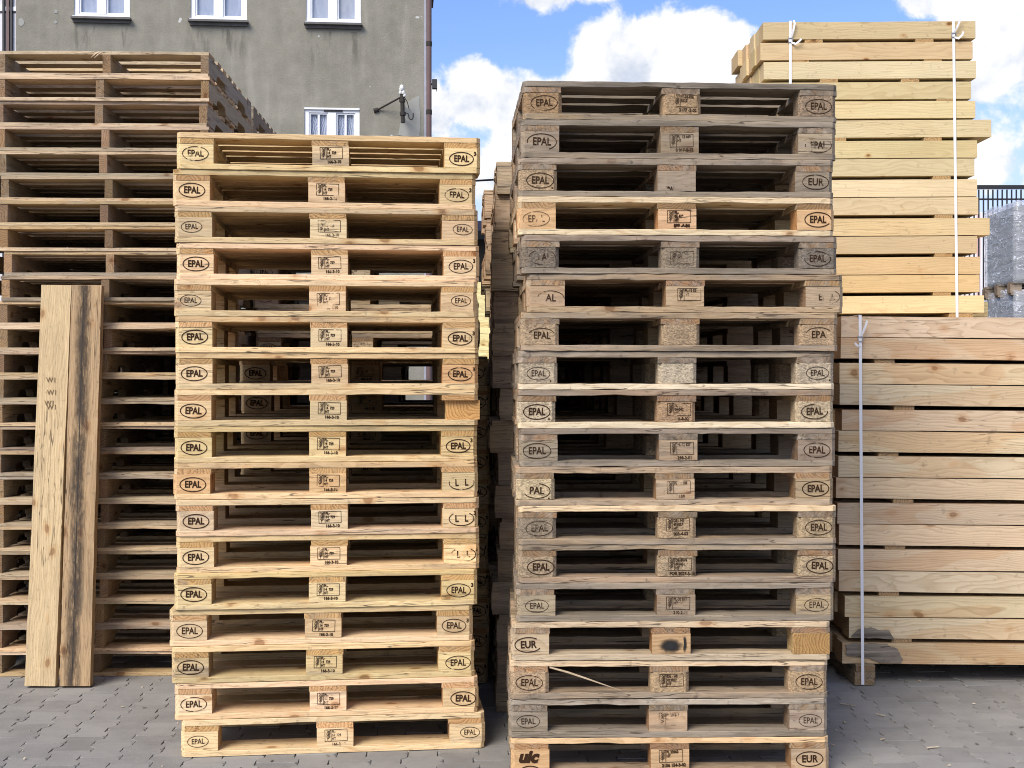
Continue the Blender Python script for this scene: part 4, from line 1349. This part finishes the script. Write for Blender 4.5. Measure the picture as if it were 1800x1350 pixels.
pk = thing('timber_pack', 'added timber pack blocking light through the gaps of the lower timber bundle', 'timber pack', (X0 + 0.1, 7.30, 0))  # added pack, keeps daylight from showing through the lower bundle's gaps
for k in range(17):
    link('layer', cached(('pack', 2), lambda: plank_mesh(2.7, 0.9, 0.0985, M['beam'], (0, 0), (0, 0), 6, 0.001, 872, 0.002, 0, 'timber_layer')), pk, (1.35, 0.45, 0.05 + k * 0.1), color=(0.50, 0.40, 0.25, 0.1))

# strapping bands
def strap(label, x, Yf, z0, z1, depth, buckle_z, tails, lean=0.0):
    root = thing('strapping_band', label, 'strap', (x, Yf, z0), 0, 'white strapping bands')
    y = -0.004
    mb = MB()
    h_ = z1 - z0
    mb.box((lean / 2, y, h_ / 2), (0.0145, 0.0012, h_), Euler((0, math.atan2(lean, h_), 0)).to_matrix())
    mb.box((lean, depth / 2, h_ + 0.0012), (0.0145, depth + 0.01, 0.0012))
    mb.build('band', M['strap'], root)
    mk = MB()
    bz = buckle_z - z0
    bx = lean * bz / h_
    for (dx, dz, w_, hh_) in ((0, 0.011, 0.026, 0.0036), (0, -0.011, 0.026, 0.0036), (-0.0115, 0, 0.0034, 0.022), (0.0115, 0, 0.0034, 0.022)):
        mk.box((bx + dx, y - 0.0035, bz + dz), (w_, 0.004, hh_))
    mk.build('buckle', M['buckle'], root)
    for pts in tails:
        mt = MB()
        vs, fs = [], []
        P_ = [Vector((bx + p[0], y - 0.003 - p[2], bz + p[1])) for p in pts]
        for i, p in enumerate(P_):
            d = (P_[min(i + 1, len(P_) - 1)] - P_[max(i - 1, 0)]).normalized()
            s_ = d.cross(Vector((0, 1, 0))).normalized() * 0.0052
            vs += [p - s_, p + s_, p + s_ + Vector((0, 0.0012, 0)), p - s_ + Vector((0, 0.0012, 0))]
        for i in range(len(P_) - 1):
            a, c_ = i * 4, i * 4 + 4
            for k in range(4): fs.append((a + k, a + (k + 1) % 4, c_ + (k + 1) % 4, c_ + k))
        fs += [(0, 1, 2, 3), tuple(len(vs) - 4 + k for k in (3, 2, 1, 0))]
        mt.add(vs, fs).build('tail', M['strap'], root)


xs1 = at(1389, 100, DUP).x
strap('white strap with looped tail round the left end of the upper timber bundle', xs1, DUP, ZUB - 0.03, ZU0 + 0.002, 0.8, H + (HZ - 71) * DUP / F,
      [[(0.002, 0.01, 0.0), (0.012, 0.045, 0.012), (0.020, 0.085, 0.014), (0.016, 0.104, 0.008)], [(0.004, -0.012, 0.0), (0.026, -0.024, 0.012), (0.044, -0.010, 0.016), (0.055, 0.002, 0.018)]], 0.0)
xs2 = at(1682, 550, DUP).x
strap('white strap with forked tail round the right end of the upper timber bundle', xs2, DUP, ZUB - 0.03, ZU0 + 0.002, 0.8, H + (HZ - 62) * DUP / F,
      [[(0.0, 0.01, 0.0), (0.012, 0.036, 0.014), (0.024, 0.066, 0.02), (0.032, 0.088, 0.024)], [(0.004, -0.012, 0.0), (0.022, -0.022, 0.012), (0.040, -0.004, 0.016), (0.046, 0.014, 0.018)]], -0.020)
xs3 = at(1514, 1200, DLW).x
strap('long white strap round the left end of the lower timber bundle', xs3, DLW - 0.022, 0.004, ZLT + 0.002, 1.0, H + (HZ - 596) * DLW / F,
      [[(0.002, 0.008, 0.0), (0.010, 0.03, 0.006), (0.022, 0.062, 0.010), (0.030, 0.088, 0.012)], [(0.0, -0.03, 0.0), (-0.016, -0.034, 0.01), (-0.030, -0.02, 0.012)]], -0.013)

# ------------------------------------------------------------------ old grey house
HB = R(5.0)
HX, HY = at(745, 300, 22.3).x, 22.3


def hu(px):
    """distance left of the house corner for a photo column"""
    k = (px - 900.0) / F
    return (k * HY - HX) / (math.cos(HB) - k * math.sin(HB))


def hz_(px, py):
    u = hu(px)
    return H + (HZ - py) * (HY + u * math.sin(HB)) / F


house = thing('old_house', 'old grey stuccoed house with white windows behind the pallets', 'house', (HX, HY, 0), HB)
UL = hu(28)
HT = 10.6
wins = []
for (xa, xb, yb) in ((130, 228, 32), (335, 434, 37), (538, 634, 42)):
    ua, ub = hu(xa), hu(xb)
    zb = hz_((xa + xb) / 2, yb)
    wins.append((ua, ub, zb, zb + 1.42, 'up'))
ua, ub = hu(535), hu(632)
zt2 = hz_(584, 190)
wins.append((ua, ub, zt2 - 1.35, zt2, 'low'))
# wall front with openings
us = sorted(set([UL, 0.0] + [w_[0] for w_ in wins] + [w_[1] for w_ in wins]))
zs = sorted(set([0.0, HT] + [w_[2] for w_ in wins] + [w_[3] for w_ in wins]))
mb = MB()
for i in range(len(us) - 1):
    for j in range(len(zs) - 1):
        cu_, cz_ = (us[i] + us[i + 1]) / 2, (zs[j] + zs[j + 1]) / 2
        if any(w_[0] < cu_ < w_[1] and w_[2] < cz_ < w_[3] for w_ in wins): continue
        mb.add([(us[i], 0, zs[j]), (us[i + 1], 0, zs[j]), (us[i + 1], 0, zs[j + 1]), (us[i], 0, zs[j + 1])], [(0, 1, 2, 3)])
for (a, b_, z0, z1, kd) in wins:
    d_ = 0.16
    mb.add([(a, 0, z0), (a, d_, z0), (a, d_, z1), (a, 0, z1)], [(0, 1, 2, 3)])
    mb.add([(b_, 0, z0), (b_, d_, z0), (b_, d_, z1), (b_, 0, z1)], [(0, 3, 2, 1)])
    mb.add([(a, 0, z1), (b_, 0, z1), (b_, d_, z1), (a, d_, z1)], [(0, 1, 2, 3)])
    mb.add([(a, 0, z0), (b_, 0, z0), (b_, d_, z0), (a, d_, z0)], [(0, 3, 2, 1)])
DP = 9.0
mb.add([(0, 0, 0), (0, DP, 0), (0, DP, HT), (0, 0, HT)], [(0, 1, 2, 3)])
mb.add([(UL, 0, 0), (UL, DP, 0), (UL, DP, HT), (UL, 0, HT)], [(0, 3, 2, 1)])
mb.add([(UL, DP, 0), (0, DP, 0), (0, DP, HT), (UL, DP, HT)], [(0, 3, 2, 1)])
link('wall', mesh('wall', mb.v, mb.f, M['stucco']), house)
mr = MB()
mr.add([(UL - .4, -.4, HT), (.4, -.4, HT), (.4, DP + .4, HT), (UL - .4, DP + .4, HT), (UL + 1, DP / 2, HT + 3), (-1, DP / 2, HT + 3)], [(0, 1, 5, 4), (1, 2, 5), (2, 3, 4, 5), (3, 0, 4), (0, 3, 2, 1)])
mr.build('roof', M['roof'], house)
for (a, b_, z0, z1, kd) in wins:
    wd, hh = b_ - a, z1 - z0
    mf = MB()
    fr = 0.075
    yy = 0.06
    mf.box((a + fr / 2, yy, (z0 + z1) / 2), (fr, 0.07, hh)); mf.box((b_ - fr / 2, yy, (z0 + z1) / 2), (fr, 0.07, hh))
    mf.box(((a + b_) / 2, yy, z0 + fr / 2), (wd - 2 * fr, 0.07, fr)); mf.box(((a + b_) / 2, yy, z1 - fr / 2), (wd - 2 * fr, 0.07, fr))
    mf.box(((a + b_) / 2, yy - 0.008, (z0 + z1) / 2), (0.13, 0.07, hh - 2 * fr))
    w_in = (wd - 2 * fr - 0.13) / 2
    for s_ in (0, 1):
        x0 = a + fr + s_ * (w_in + 0.13)
        x1 = x0 + w_in
        ff = 0.028
        for (cx, cz, dx, dz) in ((x0 + ff / 2, (z0 + z1) / 2, ff, hh - 2 * fr), (x1 - ff / 2, (z0 + z1) / 2, ff, hh - 2 * fr), ((x0 + x1) / 2, z0 + fr + ff / 2, w_in - 2 * ff, ff), ((x0 + x1) / 2, z1 - fr - ff / 2, w_in - 2 * ff, ff)):
            mf.box((cx, yy + 0.014, cz), (dx, 0.06, dz))
        if kd == 'low':
            mf.box(((x0 + x1) / 2, yy + 0.014, (z0 + z1) / 2), (0.035, 0.05, hh - 2 * fr))
    win = mf.build('window', M['pvc'], house)
    mp = MB()
    mp.box(((a + b_) / 2, yy + 0.045, (z0 + z1) / 2), (wd - 0.04, 0.01, hh - 0.04))
    mp.build('pane', M['lace'] if kd == 'low' else M['glass'], win)
    if kd == 'up':
        ms = MB()
        ms.box(((a + b_) / 2, -0.045, z0 - 0.02), (wd + 0.06, 0.15, 0.035))
        ms.box(((a + b_) / 2, -0.025, z0 - 0.064), (wd + 0.02, 0.05, 0.05))
        ms.build('sill', M['sill'], win)
        mw = MB()
        mw.box(((a + b_) / 2, -0.03, z0 + 0.008), (wd + 0.02, 0.10, 0.018))
        mw.build('ledge', M['pvc'], win)
        mst = MB()
        mst.add([(a - 0.1, -0.004, z0 - 1.0), (b_ + 0.1, -0.004, z0 - 1.0), (b_ + 0.1, -0.004, z0 - 0.13), (a - 0.1, -0.004, z0 - 0.13)], [(0, 1, 2, 3)])
        mst.build('rain_stain', M['stain'], house)
    else:
        mt = MB()
        mt.box(((a + b_) / 2, 0.015, z1 - 0.012), (wd, 0.05, 0.03))
        mt.build('lintel_trim', M['pvc'], win)
        mt = MB()
        mt.box(((a + b_) / 2 + 0.02, 0.02, z1 - 0.045), (0.32, 0.03, 0.028))
        mt.build('vent', M['black'], win)

# pale plaster repairs
def repair(pts, nm='plaster_patch'):
    rn_ = random.Random(len(pts) * 7 + int(pts[0][0]))
    P_ = []
    for i, (x_, y_) in enumerate(pts):
        x2, y2 = pts[(i + 1) % len(pts)]
        for q in range(4):
            f = q / 4
            xx, yy = x_ + (x2 - x_) * f + rn_.uniform(-.8, .8), y_ + (y2 - y_) * f + rn_.uniform(-.8, .8)
            P_.append((hu(xx), hz_(xx, yy)))
    MB().prism_xz(P_, -0.006, 0.004).build(nm, M['plaster'], house)
repair([(700, 238), (704, 205), (716, 180), (728, 172), (738, 168), (738, 240)])
repair([(32, 35), (36, 31), (41, 33), (43, 40), (38, 47), (33, 44)])
repair([(94, 19), (98, 16), (102, 20), (100, 24), (96, 23)])
repair([(94, 38), (98, 35), (101, 40), (97, 42)])

# corner trim and drainpipe
dp = thing('downpipe', 'brown drainpipe running down the right corner of the grey house', 'drainpipe', (HX, HY, 0), HB)
mb = MB(); mb.box((0.022, 0.02, HT / 2), (0.042, 0.06, HT)); mb.build('trim', M['zinc'], dp)
mb = MB(); mb.tube([(0.090, 0.0, 0), (0.090, 0.0, HT)], 0.046, 14); mb.build('pipe', M['pipe'], dp, smooth=False)
for py in (77, 197):
    zz1 = H + (HZ - py) * HY / F
    mb = MB(); mb.tube([(0.090, 0, zz1 - 0.04), (0.090, 0, zz1 + 0.04)], 0.053, 14); mb.build('clip', M['iron'], dp)
zz1 = H + (HZ - 147) * HY / F
bx_ = MB(); bx_.box((0, 0, 0), (0.085, 0.10, 0.16)); bx_.box((0.03, 0, -0.10), (0.012, 0.012, 0.05)); bx_.box((-0.06, 0, 0.0), (0.05, 0.03, 0.03))
tag(bx_.build('junction_box', M['black'], None, (HX + 0.185, HY + 0.05, zz1)), 'small black box beside the drainpipe at the house corner', 'junction box')

# old electric wall bracket
BX = hu(706)
zc = lambda px, py: hz_(px, py)
br = thing('wall_bracket', 'old iron electric bracket with white insulators on the house wall', 'bracket', (HX, HY, 0), HB)
ub_ = hu(707)
yo = -0.30
mb = MB(); mb.tube([(ub_ + 0.01, yo, zc(707, 222)), (ub_, yo, zc(707, 170))], 0.036, 10); mb.tube([(ub_ + 0.01, yo, zc(707, 206) - 0.03), (ub_ + 0.01, yo, zc(707, 206) + 0.03)], 0.052, 10); mb.tube([(ub_, yo, zc(707, 184) - 0.02), (ub_, yo, zc(707, 184) + 0.03)], 0.052, 10)
mb.tube([(ub_, yo, zc(707, 206)), (ub_, 0.02, zc(707, 206))], 0.02, 8); mb.tube([(ub_, yo, zc(707, 184)), (ub_, 0.02, zc(707, 184))], 0.02, 8)
mb.build('post', M['iron'], br)
mb = MB(); mb.tube([(hu(662), 0.0, zc(662, 194)), (ub_, yo, zc(706, 176))], 0.016, 8); mb.tube([(hu(657), -0.012, zc(657, 195)), (hu(665), -0.012, zc(665, 193))], 0.04, 8); mb.build('brace', M['iron'], br)
for (px, py, r_) in ((706, 161, 0.045), (704, 169, 0.03), (709, 169, 0.034), (711, 174, 0.03)):
    mb = MB()
    u_, z_ = hu(px), zc(px, py)
    mb.tube([(u_, yo - 0.02, z_ - r_), (u_, yo - 0.02, z_ - r_ * 0.3), (u_, yo - 0.02, z_ - r_ * 0.2), (u_, yo - 0.02, z_ + r_ * 0.5), (u_, yo - 0.02, z_ + r_)], [r_ * 0.9, r_ * 1.15, r_ * 0.75, r_ * 0.8, r_ * 0.35], 12)
    mb.build('insulator', M['porcelain'], br)
hk = [(714, 205), (717, 206), (718, 210), (719, 214), (722, 216.5), (725, 215), (726, 211), (726, 205)]
mb = MB(); mb.tube([(hu(x_), yo, zc(x_, y_)) for x_, y_ in hk], 0.010, 6); mb.build('hook', M['iron'], br)
mb = MB(); mb.tube([(hu(x_), y0_, zc(x_, y_)) for x_, y_, y0_ in ((710, 176, yo), (716, 183, -0.15), (719, 192, -0.01))], 0.007, 5); mb.build('wire', M['iron'], br)

# ------------------------------------------------------------------ far background
# low warehouse seen down the gap
wh = thing('warehouse', 'low drab warehouse with brown roof far down the gap', 'warehouse', (0, 30, 0))
x0, x1 = at(690, 0, 30).x, at(1010, 0, 30).x
ze = H + (HZ - 412) * 30 / F
zr = H + (HZ - 388) * 33 / F
mb = MB(); mb.box(((x0 + x1) / 2, 4, ze / 2), (x1 - x0, 8, ze)); mb.build('wall', M['ochre'], wh)
mb = MB(); mb.add([(x0 - .5, -0.6, ze + 0.01), (x1 + .5, -0.6, ze + 0.01), (x1 + .5, 3, zr), (x0 - .5, 3, zr), (x1 + .5, 8.5, ze + 0.01), (x0 - .5, 8.5, ze + 0.01)], [(0, 1, 2, 3), (3, 2, 4, 5), (0, 5, 4, 1), (0, 3, 5), (1, 4, 2)]); mb.build('roof', M['roof'], wh)
mb = MB(); mb.box(((x0 + x1) / 2, -0.66, ze - 0.09), (x1 - x0 + 1, 0.08, 0.20)); mb.build('gutter', M['black'], wh)

# bright yellow timber pack seen down the gap
yp = thing('timber_pack', 'bright yellow timber pack far down the gap between the stacks', 'timber pack', (at(790, 0, 15.0).x, 15.0, 0))
for k in range(13):
    link('layer', cached(('pack', 1), lambda: plank_mesh(0.5, 1.0, 0.198, M['beam'], (0, 0), (0, 0), 6, 0.001, 871, 0.002, 0, 'timber_layer')), yp, (0.25, 0.5, 0.1 + k * 0.2), color=(0.78, 0.68, 0.34, 0.0))

# overhead wire across the gap
mb = MB()
pa, pb = at(700, 322, 26), at(920, 313, 26)
mb.tube([pa, pa.lerp(pb, .5) - Vector((0, 0, .02)), pb], 0.02, 6)
mb.build('cable', M['black'])
cb_ = COL.objects[-1]
tag(cb_, 'thin black overhead cable crossing the gap against the sky', 'cable')

# white clad building with dark strips at the far left
wl_ = thing('white_building', 'white clad building with dark vertical strips beyond the house at far left', 'building', (at(-70, 0, 34).x, 34, 0))
wbw = at(31, 0, 34).x - at(-120, 0, 34).x
mb = MB(); mb.box((wbw / 2 - 0.75, 3, 6.5), (wbw, 6, 13)); mb.build('wall', M['clad'], wl_)
for px_ in (6.5, 14, 20):
    mb = MB()
    xx = at(px_, 0, 33.95).x - wl_.location.x
    mb.box((xx, -0.04, 6.5), (0.055 if px_ != 14 else 0.07, 0.08, 13)); mb.build('strip', M['black'] if px_ != 14 else M['pipe'], wl_)
mb = MB(); mb.box((wbw / 2 - 0.75, -0.02, H + (HZ - 16) * 34 / F), (wbw, 0.03, 0.11)); mb.build('ledge', M['pvc'], wl_)
mb = MB(); mb.box((wbw / 2 - 0.75, -0.015, H + (HZ - 21) * 34 / F), (wbw, 0.03, 0.03)); mb.build('rail', M['black'], wl_)

# barred steel fence in front of pale sheets at far right
fx0, fx1 = at(1560, 0, 18).x, at(1960, 0, 18).x
fe = thing('steel_fence', 'tall black barred fence in front of pale sheeting at far right', 'fence', (fx0, 18, 0))
fl = fx1 - fx0
ztop = H + (HZ - 326) * 18 / F
mb = MB(); mb.box((fl / 2, 0, ztop - 0.025), (fl, 0.05, 0.055)); mb.build('rail', M['black'], fe)
mb = MB(); mb.box((fl / 2, 0.03, ztop - 0.19), (fl, 0.03, 0.022)); mb.build('rail', M['black'], fe)
mb = MB(); mb.box((fl / 2, 0.035, 0.5), (fl, 0.03, 0.05)); mb.build('rail', M['black'], fe)
mb = MB()
nb = int(fl / 0.066)
for k in range(nb):
    mb.box((0.03 + k * 0.066, 0.0, ztop / 2 - 0.03), (0.016, 0.02, ztop - 0.06))
ob = mb.build('bars', M['black'], fe)
m, g, b, o = new_mat('striped_sheeting')
t = g.new('ShaderNodeTexCoord')
n = g.noise(g.scalevec(t.outputs['Object'], (9.0, 1.0, 0.25)), 1.0, 3.0, 0.6)
c = g.mix(g.maprange(n, 0.5, 0.66), (0.80, 0.79, 0.82), (0.62, 0.40, 0.38))
g.l.new(c, b.inputs['Base Color'])
b.inputs['Roughness'].default_value = 0.5
mb = MB()
for k in range(int(fl / 0.25)):
    mb.box((0.125 + k * 0.25, 0, (ztop - 0.1) / 2), (0.249, 0.04, ztop - 0.1)); mb.box((0.125 + k * 0.25, -0.03, (ztop - 0.1) / 2), (0.10, 0.03, ztop - 0.12))
tag(mb.build('sheet_wall', m, None, (fx0, 20.2, 0)), 'pale pink-stained sheeting behind the black barred fence', 'sheet wall')

# shrink-wrapped pallets of concrete blocks
def film_cube(root, x0, y0, z0, sx, sy, sz, seed):
    rn = random.Random(seed)
    mb = MB()
    nx, ny, nz = 4, 4, max(3, int(sz / 0.14))
    for i in range(nx):
        for j in range(ny):
            if 0 < i < nx - 1 and 0 < j < ny - 1: continue
            for k in range(nz):
                mb.box((x0 + (i + .5) * sx / nx, y0 + (j + .5) * sy / ny, z0 + (k + .5) * sz / nz), (sx / nx - 0.006, sy / ny - 0.006, sz / nz - 0.004))
    mb.build('concrete_block_cube', M['concrete'], root)
    bm = bmesh.new()
    bmesh.ops.create_cube(bm, size=1.0)
    bmesh.ops.subdivide_edges(bm, edges=bm.edges[:], cuts=14, use_grid_fill=True)
    for v in bm.verts:
        n_ = v.co.normalized()
        w_ = rn.uniform(-0.006, 0.010)
        v.co.x *= (sx + 0.05); v.co.y *= (sy + 0.05); v.co.z *= (sz + 0.02)
        v.co += n_ * w_
        if v.co.z > sz / 2 - 0.02: v.co.z += rn.uniform(0.0, 0.075)
    me = bpy.data.meshes.new('film')
    bm.to_mesh(me); bm.free()
    me.materials.append(M['film'])
    for p_ in me.polygons: p_.use_smooth = True
    link('film', me, root, (x0 + sx / 2, y0 + sy / 2, z0 + sz / 2))


BXX = at(1786, 0, 13.6).x
LV = [(0.0, 1.26, 'bottom'), (1.40, 0.82, 'middle'), (2.36, 0.81, 'top')]
for q, dxp in enumerate((0.0, 1.12)):
    for i, (z0, sz, nm) in enumerate(LV):
        root = thing('wrapped_block_pallet', 'film-wrapped cube of grey concrete blocks on a pallet, %s of the %s wrapped pile' % (nm, 'nearer left' if q == 0 else 'right'), 'block pallet', (BXX + dxp, 13.6, z0), R(-2), 'film-wrapped pallets of concrete blocks')
        film_cube(root, 0, 0, 0.14, 1.0, 0.9, sz, 900 + i + 10 * q)
        mp = MB()
        for yy in (0.05, 0.45, 0.85): mp.box((0.5, yy, 0.011), (1.1, 0.1, 0.02)); mp.box((0.5, yy, 0.129), (1.1, 0.12, 0.02))
        for xx in (0.0, 0.5, 1.0):
            for yy in (0.05, 0.45, 0.85): mp.box((xx, yy, 0.07), (0.12, 0.1, 0.097))
        mp.build('pallet', M['pine'], root, color=(0.25, 0.20, 0.15, 0.5))

# ------------------------------------------------------------------ ground and paving
gs = 600.0
go = link('ground', mesh('ground', [(-gs, -60, -0.012), (gs, -60, -0.012), (gs, gs, -0.012), (-gs, gs, -0.012)], [(0, 1, 2, 3)], M['joint']))
tag(go, kind='structure')


def paving():
    rn = random.Random(99)
    rot = R(2.4)
    ca, sa = math.cos(rot), math.sin(rot)
    p, Lp = 0.1412, 0.2005
    hw, hn = 0.0825, 0.0587
    gpx = 0.0012
    y = [0.0997, 0.053, 0.031]
    prof = [(hw - 0.012, y[0]), (hw, y[0] - 0.011), (hw, y[1]), (hn, y[2]), (hn, -y[2]), (hw, -y[1]), (hw, -y[0] + 0.011), (hw - 0.012, -y[0])]
    prof = [(a - gpx, b) for a, b in prof]
    poly = prof + [(-a, b) for a, b in reversed(prof)]
    poly = poly[::-1]
    n = len(poly)
    bevel = 0.0017
    verts, faces = [], []
    for ic in range(-44, 44):
        for ir in range(16, 66):
            cx = ic * p
            cy = ir * Lp + (0.5 * Lp if ic % 2 else 0.0)
            wx, wy = cx * ca - cy * sa, cx * sa + cy * ca
            if wy < 3.2 or wy > 13.0 or abs(wx) > wy * 0.47 + 0.5: continue
            dz = rn.uniform(-0.0016, 0.0016)
            tx, ty = rn.uniform(-0.010, 0.010), rn.uniform(-0.010, 0.010)
            k = len(verts)
            for (sc_, z_) in ((1.0, -0.014), (1.0, -0.0045), (None, 0.0)):
                for (a, b) in poly:
                    if sc_ is None:
                        l = math.hypot(a, b)
                        a2 = a - math.copysign(bevel, a)
                        b2 = b - math.copysign(bevel, b) * (0.25 if abs(b) > 0.06 else 0.0)
                    else:
                        a2, b2 = a, b
                    X_, Y_ = cx + a2, cy + b2
                    verts.append((X_ * ca - Y_ * sa, X_ * sa + Y_ * ca, z_ + dz + tx * a2 + ty * b2 - 0.0022))
            for r_ in (0, 1):
                for i in range(n):
                    faces.append((k + r_ * n + i, k + r_ * n + (i + 1) % n, k + (r_ + 1) * n + (i + 1) % n, k + (r_ + 1) * n + i))
            faces.append(tuple(k + 2 * n + i for i in range(n)))
    return mesh('paving', verts, faces, M['paver'])


po = link('paving', paving())
tag(po, kind='structure')

# scraps of wood and bark on the paving
rn = random.Random(123)
mb = MB()
for k in range(90):
    Y_ = rn.uniform(4.65, 6.9)
    X_ = rn.uniform(-0.42, 0.42) * Y_
    L_ = rn.choice([0.006, 0.008, 0.01, 0.012, 0.02]) * rn.uniform(0.6, 1.3)
    mb.box((X_, Y_, 0.0035), (L_, L_ * rn.uniform(0.15, 0.5), 0.003), Euler((rn.uniform(-.2, .2), rn.uniform(-.2, .2), rn.uniform(0, 3.1))).to_matrix())
for (px, py, l_, a) in ((1040 + 600, 1315, 0.055, 0.3), (1490, 1240, 0.07, -0.6), (1548, 1258, 0.045, -0.9)):
    Pq = at(px, py, H * F / (py - HZ))
    mb.box((Pq.x, Pq.y, 0.004), (l_, 0.006, 0.004), (0, 0, a))
wc = mb.build('wood_chips', M['pine'], color=(0.55, 0.47, 0.36, 0.2))
tag(wc, 'small pale wood chips and splinters scattered over the paving', 'wood chips', kind='stuff')
mb = MB()
for k in range(60):
    Y_ = rn.uniform(4.65, 6.6)
    X_ = rn.uniform(-0.42, 0.42) * Y_
    L_ = rn.uniform(0.008, 0.028)
    mb.box((X_, Y_, 0.0035), (L_, L_ * rn.uniform(0.2, 0.6), 0.003), Euler((0, 0, rn.uniform(0, 3.1))).to_matrix())
wc = mb.build('bark_scraps', M['bark'])
tag(wc, 'dark bark scraps scattered over the paving', 'bark scraps', kind='stuff')
